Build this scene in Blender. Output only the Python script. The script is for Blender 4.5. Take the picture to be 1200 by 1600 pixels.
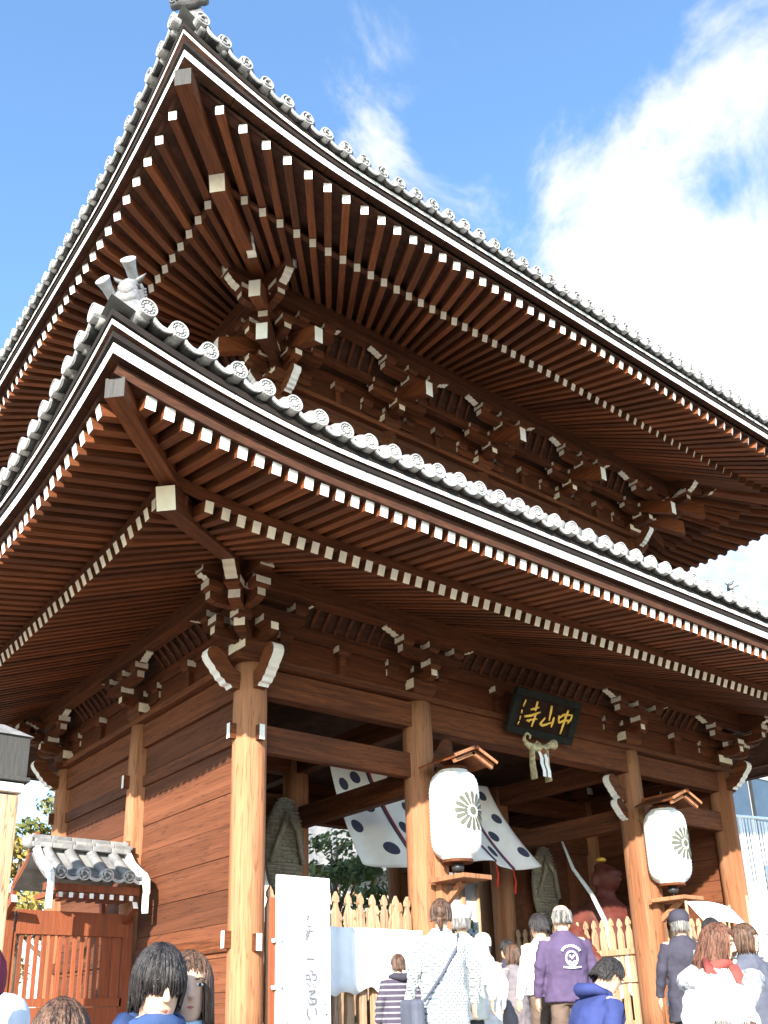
import bpy, bmesh, math, random
from math import sin, cos, pi, radians, sqrt, atan2
from mathutils import Vector, Matrix

for o in list(bpy.data.objects): bpy.data.objects.remove(o)
SC = bpy.context.scene
COL = SC.collection
R = random.Random(7)

# ------------------------------------------------------------------ camera
cam_d = bpy.data.cameras.new('camera'); cam = bpy.data.objects.new('camera', cam_d); COL.objects.link(cam)
cam_d.sensor_fit = 'VERTICAL'; cam_d.sensor_height = 24.0; cam_d.sensor_width = 18.0
cam_d.lens = 24.0*1457.7/1600
cam_d.shift_x = 45.8/1600; cam_d.shift_y = 282.0/1600
cam_d.clip_start = 0.05; cam_d.clip_end = 3000
_r = Vector((0.80154, -0.59767, -0.018164)); _f = Vector((0.56908, 0.75317, 0.32996)); _u = _r.cross(_f)
CAMLOC = Vector((-3.297, -7.272, 1.5))
cam.matrix_world = Matrix(((_r.x, _u.x, -_f.x, CAMLOC.x), (_r.y, _u.y, -_f.y, CAMLOC.y), (_r.z, _u.z, -_f.z, CAMLOC.z), (0, 0, 0, 1)))
SC.camera = cam

# ------------------------------------------------------------------ light
SUN_A, SUN_EL = radians(51), radians(22)
SUND = Vector((-sin(SUN_A)*cos(SUN_EL), -cos(SUN_A)*cos(SUN_EL), sin(SUN_EL)))   # towards the sun
sl = bpy.data.lights.new('sun', 'SUN'); sl.energy = 5.0; sl.angle = radians(0.53); sl.color = (1.0, 0.93, 0.82)
so = bpy.data.objects.new('sun', sl); COL.objects.link(so)
so.rotation_euler = SUND.to_track_quat('Z', 'Y').to_euler()

W = bpy.data.worlds.new('World'); SC.world = W; W.use_nodes = True
nt = W.node_tree; nt.nodes.clear()
def WN(t, **k):
    n = nt.nodes.new(t)
    for a, b in k.items(): setattr(n, a, b)
    return n
out = WN('ShaderNodeOutputWorld'); bg = WN('ShaderNodeBackground'); bg.inputs[1].default_value = 0.15
sky = WN('ShaderNodeTexSky', sky_type='NISHITA'); sky.sun_disc = False
sky.sun_elevation = SUN_EL; sky.sun_rotation = atan2(SUND.x, SUND.y); sky.air_density = 1.0; sky.dust_density = 0.6; sky.ozone_density = 1.2
tc = WN('ShaderNodeTexCoord')
def math_(op, a, b=None, c=None):
    n = WN('ShaderNodeMath', operation=op)
    for i, x in enumerate((a, b, c)):
        if x is None: continue
        if isinstance(x, (int, float)): n.inputs[i].default_value = x
        else: nt.links.new(x, n.inputs[i])
    return n.outputs[0]
nz = WN('ShaderNodeTexNoise'); nz.inputs['Scale'].default_value = 5.2; nz.inputs['Detail'].default_value = 6; nz.inputs['Roughness'].default_value = 0.64; nz.inputs['Distortion'].default_value = 0.5
nt.links.new(tc.outputs['Generated'], nz.inputs['Vector'])
dens = math_('MULTIPLY', math_('SUBTRACT', nz.outputs[0], 0.56), 3.6)
# cloud banks: direction, angular size, strength
for d, size, st in (((0.622, 0.372, 0.690), 0.070, 0.62), ((0.595, 0.340, 0.728), 0.050, 0.55), ((0.552, 0.42, 0.720), 0.05, 0.34), ((0.70, 0.375, 0.61), 0.100, 0.85), ((0.622, 0.275, 0.733), 0.060, 0.55), ((0.42, 0.50, 0.757), 0.036, 0.60),
                    ((0.80, 0.43, 0.42), 0.22, 0.95), ((0.30, 0.93, 0.22), 0.20, 0.8), ((0.652, 0.312, 0.690), 0.036, -0.95), ((0.22, 0.6, 0.77), 0.16, -0.3), ((-0.5, 0.6, 0.6), 0.2, 0.3), ((0.6, -0.6, 0.5), 0.2, 0.3)):
    vm = WN('ShaderNodeVectorMath', operation='DISTANCE'); nt.links.new(tc.outputs['Generated'], vm.inputs[0]); vm.inputs[1].default_value = Vector(d).normalized()
    e = math_('MULTIPLY', math_('EXPONENT', math_('MULTIPLY', math_('POWER', math_('DIVIDE', vm.outputs['Value'], size), 2.0), -0.8)), st)
    dens = math_('ADD', dens, e)
mr = WN('ShaderNodeMapRange', interpolation_type='SMOOTHSTEP'); nt.links.new(dens, mr.inputs[0]); mr.inputs[1].default_value = 0.05; mr.inputs[2].default_value = 1.05
mixc = WN('ShaderNodeMix', data_type='RGBA'); nt.links.new(mr.outputs[0], mixc.inputs[0])
tint = WN('ShaderNodeMix', data_type='RGBA', blend_type='MULTIPLY'); tint.inputs[0].default_value = 1.0; nt.links.new(sky.outputs[0], tint.inputs[6]); tint.inputs[7].default_value = (0.84, 1.04, 1.18, 1)
nt.links.new(tint.outputs[2], mixc.inputs[6]); mixc.inputs[7].default_value = (2.9, 2.95, 3.0, 1)
nt.links.new(mixc.outputs[2], bg.inputs[0]); nt.links.new(bg.outputs[0], out.inputs[0])

W.cycles.sampling_method = 'MANUAL'; W.cycles.sample_map_resolution = 256
vs = SC.view_settings; vs.view_transform = 'Standard'; vs.look = 'None'; vs.exposure = 1.5; vs.gamma = 1.0; vs.use_curve_mapping = False
try:
    SC.cycles.max_bounces = 5; SC.cycles.diffuse_bounces = 3; SC.cycles.glossy_bounces = 2; SC.cycles.transmission_bounces = 1
except Exception: pass

# ------------------------------------------------------------------ materials
MATS = {}
def mat(name, base=(.5,.5,.5), rough=.7, var=0.12, nscale=8, stretch=(1,1,1), bump=0.0, bscale=None, c2=None, c2amt=0.5, rnd=0.0, spec=0.3, stain=None, stain_s=1.5, crack=None, crk=.5):
    """procedural material: base colour broken by stretched noise, per-object tone, optional second colour, bump"""
    m = bpy.data.materials.new(name); m.use_nodes = True; n = m.node_tree.nodes; l = m.node_tree.links
    b = n['Principled BSDF']; b.inputs['Roughness'].default_value = rough
    b.inputs['Specular IOR Level'].default_value = spec
    tcn = n.new('ShaderNodeTexCoord'); mp = n.new('ShaderNodeMapping'); mp.inputs['Scale'].default_value = stretch
    l.new(tcn.outputs['Object'], mp.inputs['Vector'])
    oi = n.new('ShaderNodeObjectInfo')
    ad = n.new('ShaderNodeVectorMath'); ad.operation = 'ADD'
    sc_ = n.new('ShaderNodeVectorMath'); sc_.operation = 'SCALE'; sc_.inputs[3].default_value = 37.0
    cb = n.new('ShaderNodeCombineXYZ'); l.new(oi.outputs['Random'], cb.inputs[0]); l.new(oi.outputs['Random'], cb.inputs[1]); l.new(oi.outputs['Random'], cb.inputs[2])
    l.new(cb.outputs[0], sc_.inputs[0]); l.new(mp.outputs[0], ad.inputs[0]); l.new(sc_.outputs[0], ad.inputs[1])
    nzn = n.new('ShaderNodeTexNoise'); nzn.inputs['Scale'].default_value = nscale; nzn.inputs['Detail'].default_value = 3; nzn.inputs['Roughness'].default_value = .62
    l.new(ad.outputs[0], nzn.inputs['Vector'])
    rp = n.new('ShaderNodeValToRGB')
    lo = [max(0, c*(1-var*1.6)) for c in base]; hi = [min(1, c*(1+var*1.6)) for c in base]
    rp.color_ramp.elements[0].position = .3; rp.color_ramp.elements[1].position = .7
    rp.color_ramp.elements[0].color = (*lo, 1); rp.color_ramp.elements[1].color = (*hi, 1)
    l.new(nzn.outputs[0], rp.inputs[0]); col = rp.outputs[0]
    if c2:
        n2 = n.new('ShaderNodeTexNoise'); n2.inputs['Scale'].default_value = stain_s; n2.inputs['Detail'].default_value = 2
        l.new(ad.outputs[0], n2.inputs['Vector'])
        r2 = n.new('ShaderNodeValToRGB'); r2.color_ramp.elements[0].position = .62-c2amt*.3; r2.color_ramp.elements[1].position = .8-c2amt*.2
        l.new(n2.outputs[0], r2.inputs[0])
        mx = n.new('ShaderNodeMix'); mx.data_type = 'RGBA'; l.new(r2.outputs[0], mx.inputs[0]); l.new(col, mx.inputs[6]); mx.inputs[7].default_value = (*c2, 1); col = mx.outputs[2]
    if crack:
        mpc = n.new('ShaderNodeMapping'); mpc.inputs['Scale'].default_value = crack; l.new(tcn.outputs['Object'], mpc.inputs['Vector'])
        adc = n.new('ShaderNodeVectorMath'); adc.operation = 'ADD'; l.new(mpc.outputs[0], adc.inputs[0]); l.new(sc_.outputs[0], adc.inputs[1])
        nc = n.new('ShaderNodeTexNoise'); nc.inputs['Scale'].default_value = 1.0; nc.inputs['Detail'].default_value = 2; l.new(adc.outputs[0], nc.inputs['Vector'])
        ab = n.new('ShaderNodeMath'); ab.operation = 'SUBTRACT'; l.new(nc.outputs[0], ab.inputs[0]); ab.inputs[1].default_value = .5
        ab2 = n.new('ShaderNodeMath'); ab2.operation = 'ABSOLUTE'; l.new(ab.outputs[0], ab2.inputs[0])
        rc = n.new('ShaderNodeMapRange'); l.new(ab2.outputs[0], rc.inputs[0]); rc.inputs[1].default_value = .004; rc.inputs[2].default_value = .022; rc.inputs[3].default_value = crk; rc.inputs[4].default_value = 1.0
        cc = n.new('ShaderNodeCombineColor')
        for i in range(3): l.new(rc.outputs[0], cc.inputs[i])
        mc = n.new('ShaderNodeMix'); mc.data_type = 'RGBA'; mc.blend_type = 'MULTIPLY'; mc.inputs[0].default_value = 1; l.new(col, mc.inputs[6]); l.new(cc.outputs[0], mc.inputs[7]); col = mc.outputs[2]
    if rnd:
        mm = n.new('ShaderNodeMapRange'); l.new(oi.outputs['Random'], mm.inputs[0]); mm.inputs[3].default_value = 1-rnd; mm.inputs[4].default_value = 1+rnd
        mu = n.new('ShaderNodeMix'); mu.data_type = 'RGBA'; mu.blend_type = 'MULTIPLY'; mu.inputs[0].default_value = 1
        c3n = n.new('ShaderNodeCombineColor'); 
        for i in range(3): l.new(mm.outputs[0], c3n.inputs[i])
        l.new(col, mu.inputs[6]); l.new(c3n.outputs[0], mu.inputs[7]); col = mu.outputs[2]
    l.new(col, b.inputs['Base Color'])
    if bump:
        nb = n.new('ShaderNodeTexNoise'); nb.inputs['Scale'].default_value = bscale or nscale*2; nb.inputs['Detail'].default_value = 2
        l.new(ad.outputs[0], nb.inputs['Vector'])
        bp = n.new('ShaderNodeBump'); bp.inputs['Strength'].default_value = bump; bp.inputs['Distance'].default_value = .02
        l.new(nb.outputs[0], bp.inputs['Height']); l.new(bp.outputs[0], b.inputs['Normal'])
    MATS[name] = m
    return m
mat('wood_y', (.150,.043,.0125), .75, .30, 6, (14,.6,14), .35, 8, (.085,.025,.008), .5, .42)
mat('wood_x', (.128,.038,.0120), .75, .24, 6, (.6,12,12), .35, 8, (.070,.021,.0075), .55, .28, stain_s=1.2, crack=(1.2,16,16), crk=.6)
mat('wood_z', (.335,.150,.075), .85, .09, 5, (6,6,.3), .4, 7, (.20,.072,.028), .45, .2, stain_s=.8, crack=(15,15,.7), crk=.62)
mat('plank', (.125,.040,.0165), .85, .12, 5, (9,.35,12), .35, 7, (.17,.058,.026), .45, .3, stain_s=.8, crack=(12,.7,16), crk=.6)
mat('plank_x', (.095,.026,.0080), .8, .25, 5, (.5,9,10), .4, 7, (.075,.023,.008), .5, .2)
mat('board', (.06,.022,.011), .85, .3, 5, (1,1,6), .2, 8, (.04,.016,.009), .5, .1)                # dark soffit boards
mat('redwood', (.23,.062,.024), .75, .14, 6, (12,12,.6), .3, 8, (.17,.050,.022), .45, .18)
mat('palewood', (.43,.28,.175), .8, .2, 6, (10,10,.6), .3, 8, (.34,.19,.10), .45, .2, crack=(18,18,1), crk=.5)
mat('white', (.80,.79,.76), .7, .05, 9, (1,1,1), .1, 20, (.66,.62,.55), .30, .03)
mat('white_old', (.88,.81,.67), .75, .07, 9, (1,1,1), .15, 20, (.72,.63,.48), .35, .08)
mat('tile', (.20,.20,.205), .55, .22, 7, (1,1,1), .3, 30, (.29,.285,.27), .5, .14, spec=.45)
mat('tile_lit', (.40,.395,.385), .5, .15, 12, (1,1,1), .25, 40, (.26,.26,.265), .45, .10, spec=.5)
mat('tile_recess', (.13,.128,.125), .7, .2, 14, (1,1,1), .2, 40)  # recessed disc faces, darker than the rims
mat('tile_dark', (.045,.044,.045), .7, .25, 6, (1,1,1), .3, 20, (.075,.072,.068), .4, .1, spec=.2)
mat('stone', (.30,.29,.27), .85, .12, 3, (1,1,1), .3, 20, (.24,.23,.21), .5, .05)
mat('paving', (.27,.232,.175), .9, .10, 2, (1,1,1), .2, 30, (.22,.19,.145), .5, 0)
mat('gold', (.88,.55,.08), .3, .1, 20, spec=.6)
MATS['gold'].node_tree.nodes['Principled BSDF'].inputs['Metallic'].default_value = .15
mat('plaque_red', (.024,.012,.009), .9, .2, 6, spec=.1)
mat('plaque_frame', (.018,.019,.017), .9, .2, 6, rnd=.05, spec=.1)
mat('ink', (.06,.06,.065), .8, .1, 10)
mat('ink_faint', (.16,.16,.18), .8, .1, 10)  # black ink greyed in the colour to look overexposed
mat('paper', (.84,.84,.83), .8, .03, 6)
mat('cloth_white', (.80,.80,.82), .85, .03, 5, bump=.1)
mat('straw', (.34,.29,.22), .9, .3, 10, (12,12,1), .6, 14, (.22,.18,.13), .5)
mat('rope', (.42,.36,.22), .9, .3, 20, (1,1,1), .5, 40)
mat('navy_dye', (.05,.055,.10), .85, .15, 12)
mat('red_dye', (.40,.05,.035), .8, .15, 12)
mat('cord_red', (.55,.04,.02), .8, .15, 12)
mat('eave_shade', (.018,.012,.010), .8, .2, 6)  # near-black standing in for shadow at the eave edge
mat('statue_red', (.11,.026,.018), .6, .3, 5, (1,1,1), .3, 10, (.12,.04,.03), .5)
mat('statue_grey', (.40,.40,.38), .7, .2, 6)
mat('black_metal', (.03,.03,.032), .4, .1, 5)
mat('glass', (.045,.07,.105), .45, .1, 2, spec=.6)
mat('wall_pale', (.74,.71,.66), .9, .05, 3, (1,1,1), .1, 20)
mat('wall_cream', (.66,.55,.38), .9, .08, 3, (1,1,1), .1, 20)
mat('wall_grey', (.34,.35,.37), .9, .06, 3)
mat('rail_white', (.80,.80,.79), .5, .02, 5)
mat('bark', (.14,.10,.07), .9, .3, 6, (8,8,1), .6, 10)
mat('grey_box', (.055,.052,.05), .75, .15, 5, (8,8,.6), .2, 12)  # grey darkened in the colour, as if in shade

# ------------------------------------------------------------------ mesh helpers
class MB:
    def __init__(s): s.v = []; s.f = []; s.m = []
    def add(s, vs_, fs, mi=0):
        o = len(s.v); s.v += [tuple(x) for x in vs_]
        for k, f in enumerate(fs):
            s.f.append(tuple(i+o for i in f)); s.m.append(mi[k] if isinstance(mi, (list, tuple)) else mi)
        return s
    def box(s, c, d, mi=0, M=None, faces=None):
        # faces: material for -x,+x,-y,+y,-z,+z
        x, y, z = c; a, b, e = d[0]/2, d[1]/2, d[2]/2
        p = [(x-a,y-b,z-e),(x+a,y-b,z-e),(x+a,y+b,z-e),(x-a,y+b,z-e),(x-a,y-b,z+e),(x+a,y-b,z+e),(x+a,y+b,z+e),(x-a,y+b,z+e)]
        if M is not None: p = [M @ Vector(q) for q in p]
        fs = [(0,4,7,3),(1,2,6,5),(0,1,5,4),(3,7,6,2),(0,3,2,1),(4,5,6,7)]
        return s.add(p, fs, list(faces) if faces else mi)
    def frust(s, c, d0, d1, h, mi=0, faces=None, M=None):
        # tapered block: bottom size d0 (x,y), top size d1, from z=c.z to c.z+h
        x, y, z = c
        p = []
        for (a, b), zz in ((d0, z), (d1, z+h)):
            a /= 2; b /= 2; p += [(x-a,y-b,zz),(x+a,y-b,zz),(x+a,y+b,zz),(x-a,y+b,zz)]
        if M is not None: p = [M @ Vector(q) for q in p]
        return s.add(p, [(0,4,7,3),(1,2,6,5),(0,1,5,4),(3,7,6,2),(0,3,2,1),(4,5,6,7)], list(faces) if faces else mi)
    def beam(s, p0, p1, w, h, mi=0, ends=(None, None), up=(0,0,1), plumb=False):
        p0 = Vector(p0); p1 = Vector(p1); d = (p1-p0).normalized(); up = Vector(up)
        sd = d.cross(up).normalized(); u = sd.cross(d).normalized()
        if plumb: u = up/ max(.2, u.dot(up))
        v = []
        for p in (p0, p1):
            for a, b in ((-1,-1),(1,-1),(1,1),(-1,1)): v.append(p+sd*(a*w/2)+u*(b*h/2))
        e0 = mi if ends[0] is None else ends[0]; e1 = mi if ends[1] is None else ends[1]
        return s.add(v, [(0,1,2,3),(7,6,5,4),(0,4,5,1),(1,5,6,2),(2,6,7,3),(3,7,4,0)], [e0, e1, mi, mi, mi, mi])
    def prism(s, prof, t0, t1, M=None, mi=0, rim=None, capm=None):
        # prof: closed (a,b) outline; extruded along third axis; default map (a,t,b): a->x, t->y, b->z
        n = len(prof)
        p = [(a, t0, b) for a, b in prof]+[(a, t1, b) for a, b in prof]
        if M is not None: p = [M @ Vector(q) for q in p]
        cm = mi if capm is None else capm
        fs = [tuple(range(n)), tuple(range(2*n-1, n-1, -1))]; ms = [cm, cm]
        for i in range(n):
            j = (i+1) % n; fs.append((j, i, i+n, j+n)); ms.append(rim[i] if rim else mi)
        return s.add(p, fs, ms)
    def tube(s, pts, rad, n=8, mi=0, caps=True, flat=None, up=None):
        # rad: number, list, or list of (ra,rb)
        P = [Vector(p) for p in pts]; k = len(P)
        ref = Vector(up) if up else None
        rings = []
        prev = None
        for i in range(k):
            d = (P[min(i+1, k-1)]-P[max(i-1, 0)]).normalized()
            if ref is not None: a = ref - d*ref.dot(d)
            elif prev is not None: a = prev - d*prev.dot(d)
            else:
                a = Vector((0,0,1)) if abs(d.z) < .9 else Vector((1,0,0)); a = a - d*a.dot(d)
            a.normalize(); prev = a; b = d.cross(a)
            r = rad[i] if isinstance(rad, (list, tuple)) else rad
            ra, rb = r if isinstance(r, (list, tuple)) else (r, r)
            rings.append([P[i]+a*(ra*cos(2*pi*q/n))+b*(rb*sin(2*pi*q/n)) for q in range(n)])
        v = [q for rg in rings for q in rg]; fs = []
        for i in range(k-1):
            for q in range(n):
                q2 = (q+1) % n; fs.append((i*n+q, i*n+q2, (i+1)*n+q2, (i+1)*n+q))
        if caps: fs.append(tuple(range(n-1, -1, -1))); fs.append(tuple((k-1)*n+q for q in range(n)))
        return s.add(v, fs, mi)
    def lathe(s, prof, n=16, c=(0,0,0), M=None, mi=0, caps=True, mis=None):
        v = []; fs = []; ms = []
        for r, z in prof:
            for q in range(n): v.append(Vector((c[0]+r*cos(2*pi*q/n), c[1]+r*sin(2*pi*q/n), c[2]+z)))
        if M is not None: v = [M @ q for q in v]
        k = len(prof)
        for i in range(k-1):
            for q in range(n):
                q2 = (q+1) % n; fs.append((i*n+q, i*n+q2, (i+1)*n+q2, (i+1)*n+q)); ms.append(mis[i] if mis else mi)
        if caps:
            fs.append(tuple(range(n-1, -1, -1))); ms.append(mis[0] if mis else mi)
            fs.append(tuple((k-1)*n+q for q in range(n))); ms.append(mis[-1] if mis else mi)
        return s.add(v, fs, ms)
    def ell(s, c, r, n=12, m=8, mi=0, M=None):
        prof = []
        v = []; fs = []
        for i in range(m+1):
            t = -pi/2+pi*i/m
            for q in range(n): v.append(Vector((c[0]+r[0]*cos(t)*cos(2*pi*q/n), c[1]+r[1]*cos(t)*sin(2*pi*q/n), c[2]+r[2]*sin(t))))
        if M is not None: v = [M @ q for q in v]
        for i in range(m):
            for q in range(n):
                q2 = (q+1) % n; fs.append((i*n+q, i*n+q2, (i+1)*n+q2, (i+1)*n+q))
        return s.add(v, fs, mi)
    def grid(s, fn, nu, nv, mi=0, flip=False):
        v = [fn(i/nu, j/nv) for j in range(nv+1) for i in range(nu+1)]; fs = []
        for j in range(nv):
            for i in range(nu):
                a = j*(nu+1)+i; q = (a, a+1, a+nu+2, a+nu+1); fs.append(q[::-1] if flip else q)
        return s.add(v, fs, mi)
    def mesh(s, name, mats, smooth=False):
        me = bpy.data.meshes.new(name); me.from_pydata(s.v, [], s.f)
        for m_ in mats: me.materials.append(MATS[m_] if isinstance(m_, str) else m_)
        for p, mi in zip(me.polygons, s.m): p.material_index = mi; p.use_smooth = smooth
        me.update(); return me
    def build(s, name, mats, parent=None, smooth=False, loc=None, rz=None, bevel=0, **tags):
        return place(name, s.mesh(name, mats, smooth), parent, loc, rz, bevel, **tags)
def place(name, me, parent=None, loc=None, rz=None, bevel=0, M=None, **tags):
    o = bpy.data.objects.new(name, me); COL.objects.link(o)
    if parent is not None: o.parent = parent
    if M is not None: o.matrix_local = M
    else:
        if loc is not None: o.location = loc
        if rz is not None: o.rotation_euler = (0, 0, rz)
    if bevel:
        b = o.modifiers.new('bevel', 'BEVEL'); b.width = bevel; b.segments = 2; b.limit_method = 'ANGLE'
    for k, v in tags.items(): o[k] = v
    return o
def empty(name, label, cat, loc=(0,0,0), rz=0, group=None, parent=None):
    o = bpy.data.objects.new(name, None); COL.objects.link(o); o.location = loc; o.rotation_euler = (0,0,rz); o.empty_display_size = .1
    if parent is not None: o.parent = parent
    if label: o['label'] = label
    if cat: o['category'] = cat
    if group: o['group'] = group
    return o
def axes(origin, y, up=(0,0,1)):
    # matrix with local y along given direction, local z close to up
    y = Vector(y).normalized(); x = y.cross(Vector(up)).normalized(); z = x.cross(y)
    return Matrix(((x.x,y.x,z.x,origin[0]),(x.y,y.y,z.y,origin[1]),(x.z,y.z,z.z,origin[2]),(0,0,0,1)))
# ------------------------------------------------------------------ setting
TZ = 0.8                                   # terrace level
m = MB(); m.grid(lambda u, w: (-600+1200*u, -600+1200*w, 0), 8, 8); m.build('ground', ['paving'], kind='structure')
m = MB()
XA, XB, YA, YB = -16, 46, -1.9, 70
m.box(((XA+XB)/2, (YA+YB)/2, TZ/2+.002), (XB-XA, YB-YA, TZ-.004)); m.build('terrace', ['paving'], kind='structure')
steps = empty('stone_steps', None, None); steps['kind'] = 'structure'
for k in range(4):
    m = MB(); m.box((7.4, YA-.18-.34*k, (TZ-.16*(k+1))/2+.003), (15.0, .34, TZ-.16*(k+1)-.002)); m.build('step', ['stone'], steps, bevel=.012)
m = MB(); m.box((7.384, 5.43, TZ+.09), (12.2, 8.2, .18)); m.build('podium', ['stone'], kind='structure', bevel=.02)
PZ = TZ+.18                                # pillar foot level

# ------------------------------------------------------------------ the gate
XM, YM = 7.384, 5.43
LX, LY = 2*XM, 2*YM
gate = empty('temple_gate', 'huge two-storey dark timber temple gate with white-tipped rafters and sweeping tiled roofs', 'gate', (0,0,0))
SIDE = {'front': (lambda a, v, z: Vector((a, -v, z)), LX), 'left': (lambda a, v, z: Vector((-v, a, z)), LY),
        'right': (lambda a, v, z: Vector((LX+v, a, z)), LY), 'rear': (lambda a, v, z: Vector((a, LY+v, z)), LX)}
def lerp_tab(tab, v):
    if v <= tab[0][0]: return tab[0][1:]
    for p, q in zip(tab, tab[1:]):
        if v <= q[0]:
            k = (v-p[0])/(q[0]-p[0]); return tuple(a+(b-a)*k for a, b in zip(p[1:], q[1:]))
    return tab[-1][1:]
LOWUP = [(-2.45, 0, 1.6), (0, .13, 1.62), (.95, .27, 2.4), (1.02, .28, 2.6), (1.065, .36, 2.7), (1.10, .46, 2.9), (1.15, .52, 2.9)]
UPUP = [(-3.0, 0, 1.6), (-.9, .13, 1.62), (.05, .28, 2.5), (.165, .345, 2.6), (.215, .485, 2.7), (.27, .68, 2.7), (.32, .78, 2.7)]
def uplift(tab, L, a, v):
    A, T = lerp_tab(tab, v)
    t = min(a+v, L-a+v); t = max(t, 0)
    return A*max(0, 1-t/T)**2

P_X = [2.302, 5.034, 9.733, 12.466]; P_Y = [2.302, 5.43, 8.558]
# --- pillars
def pillar_mesh(r, z0, z1):
    m = MB(); k = 9
    m.lathe([(r*(1-.0*i) * (1.0 if i < k else .93), z0+(z1-z0)*i/k) for i in range(k+1)], 28)
    return m.mesh('pillar', ['wood_z'], True)
pm = pillar_mesh(.212, PZ+.12, 5.72)
base_m = MB(); base_m.lathe([(.34,0),(.36,.04),(.33,.10),(.27,.121)], 24); base_me = base_m.mesh('pillar_base', ['stone'], True)
pillars = {}
for i, x in enumerate(P_X):
    for j, y in enumerate(P_Y):
        p = place('pillar', pm, gate, (x, y, 0)); pillars[i, j] = p
        place('pillar_base', base_me, p, (0, 0, PZ))
# white-painted tie-beam ends that come through the corner pillar, and on side pillars
def beam_end(parent, d, z, w=.075, h=.19, l=.30):
    m = MB(); d = Vector(d); m.beam(Vector((0,0,z))+d*.15, Vector((0,0,z))+d*l, w, h, 0, (None, 1)); m.build('beam_end', ['wood_x', 'white'], parent)
for z in (4.81, 2.35):
    beam_end(pillars[0, 0], (0,-1,0), z-.02); beam_end(pillars[0, 0], (-1,0,0), z+.02)
beam_end(pillars[0, 1], (-1,0,0), 4.84); beam_end(pillars[0, 2], (-1,0,0), 4.84)
for i in (1, 2, 3): beam_end(pillars[i, 0], (0,-1,0), 2.33)
# carved noses (curled, rim painted white) on the corner pillars
def nose_profile():
    # (outward, z): curled elephant-nose
    up = [(.18,.00),(.24,.015),(.31,.06),(.36,.13),(.41,.20),(.475,.255),(.54,.275)]
    tip = [(.60,.262),(.645,.22),(.660,.165),(.645,.115)]
    low = [(.60,.055),(.555,.015),(.535,-.03),(.49,-.06),(.465,-.11),(.42,-.13),(.39,-.175),(.33,-.18),(.30,-.215),(.18,-.22)]
    prof = up+tip+low
    rim = [0]*len(prof)
    for k in range(5, len(prof)-2): rim[k] = 1
    return prof, rim
def nose(parent, ang, z, t=.15, sc=1.0):
    prof, rim = nose_profile(); m = MB()
    m.prism([(a*sc, b*sc) for a, b in prof], -t/2, t/2, None, 0, rim)
    return m.build('carved_nose', ['wood_x', 'white'], parent, loc=(0,0,z), rz=ang)
nose(pillars[0,0], radians(-90), 5.58); nose(pillars[0,0], radians(180), 5.58)
nose(pillars[3,0], radians(-90), 5.58); nose(pillars[3,0], radians(0), 5.58)
nose(pillars[0,2], radians(180), 5.58); nose(pillars[0,2], radians(90), 5.58)
# corbels under the middle beam on the third pillar (and its mirror on the second)
for i, ang in ((2, 180), (1, 0)):
    nose(pillars[i,0], radians(ang), 5.02, .13, .92); nose(pillars[i,0], radians(ang), 4.68, .13, .70)

# --- beams between pillars
def beam(p0, p1, w, h, name='tie_beam', mt='wood_x', ends=(None,None)):
    d = Vector(p1)-Vector(p0); L = d.length
    m = MB(); m.box((L/2, 0, 0), (L, w, h), 0, faces=[ends[0] or 0, ends[1] or 0, 0, 0, 0, 0])
    return m.build(name, [mt, 'white_old'], gate, loc=p0, rz=atan2(d.y, d.x), bevel=.008)
for j in range(3):
    for i in range(3):
        x0, x1 = P_X[i]+.15, P_X[i+1]-.15; y = P_Y[j]
        if i == 1:
            if j != 1: beam((x0, y, 5.55), (x1, y, 5.55), .27, .46)
        else:
            beam((x0, y, 5.52), (x1, y, 5.52), .2, .36)
            beam((x0, y, 4.79), (x1, y, 4.79), .13, .35)
            if j == 0: pass
for i in range(4):
    for j in range(2):
        y0, y1 = P_Y[j]+.15, P_Y[j+1]-.15; x = P_X[i]
        beam((x, y0, 5.52), (x, y1, 5.52), .2, .36)
        if i in (1, 2): beam((x, y0, 4.60), (x, y1, 4.60), .16, .34)
# flat plate on top of the pillars
for y in (P_Y[0], P_Y[2]): beam((P_X[0]-.32, y, 5.765), (P_X[3]+.32, y, 5.765), .40, .09, 'plate_beam')
for x in (P_X[0], P_X[3]): beam((x, P_Y[0]+.21, 5.765), (x, P_Y[2]-.21, 5.765), .40, .09, 'plate_beam')
# ceiling boards inside, keep the hall dark
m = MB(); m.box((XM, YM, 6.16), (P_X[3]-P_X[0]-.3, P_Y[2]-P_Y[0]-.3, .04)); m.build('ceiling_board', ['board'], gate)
# wall board above the plate and the wall beam at bracket height
for nm, p0, p1 in (('f', (P_X[0], P_Y[0]), (P_X[3], P_Y[0])), ('r', (P_X[0], P_Y[2]), (P_X[3], P_Y[2])), ('l', (P_X[0], P_Y[0]), (P_X[0], P_Y[2])), ('q', (P_X[3], P_Y[0]), (P_X[3], P_Y[2]))):
    d = Vector(p1)-Vector(p0); dn = d.normalized(); q0 = Vector(p0)-dn*.12; q1 = Vector(p1)+dn*.12
    if nm in 'lq': q0 = Vector(p0)+dn*.10; q1 = Vector(p1)-dn*.10
    beam((q0.x, q0.y, 6.02), (q1.x, q1.y, 6.02), .06, .42, 'wall_board', 'plank_x')
    beam((q0.x, q0.y, 6.335), (q1.x, q1.y, 6.335), .13, .20, 'wall_beam')
    beam((q0.x, q0.y, 6.70), (q1.x, q1.y, 6.70), .07, .52, 'wall_board', 'plank_x')

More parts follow.
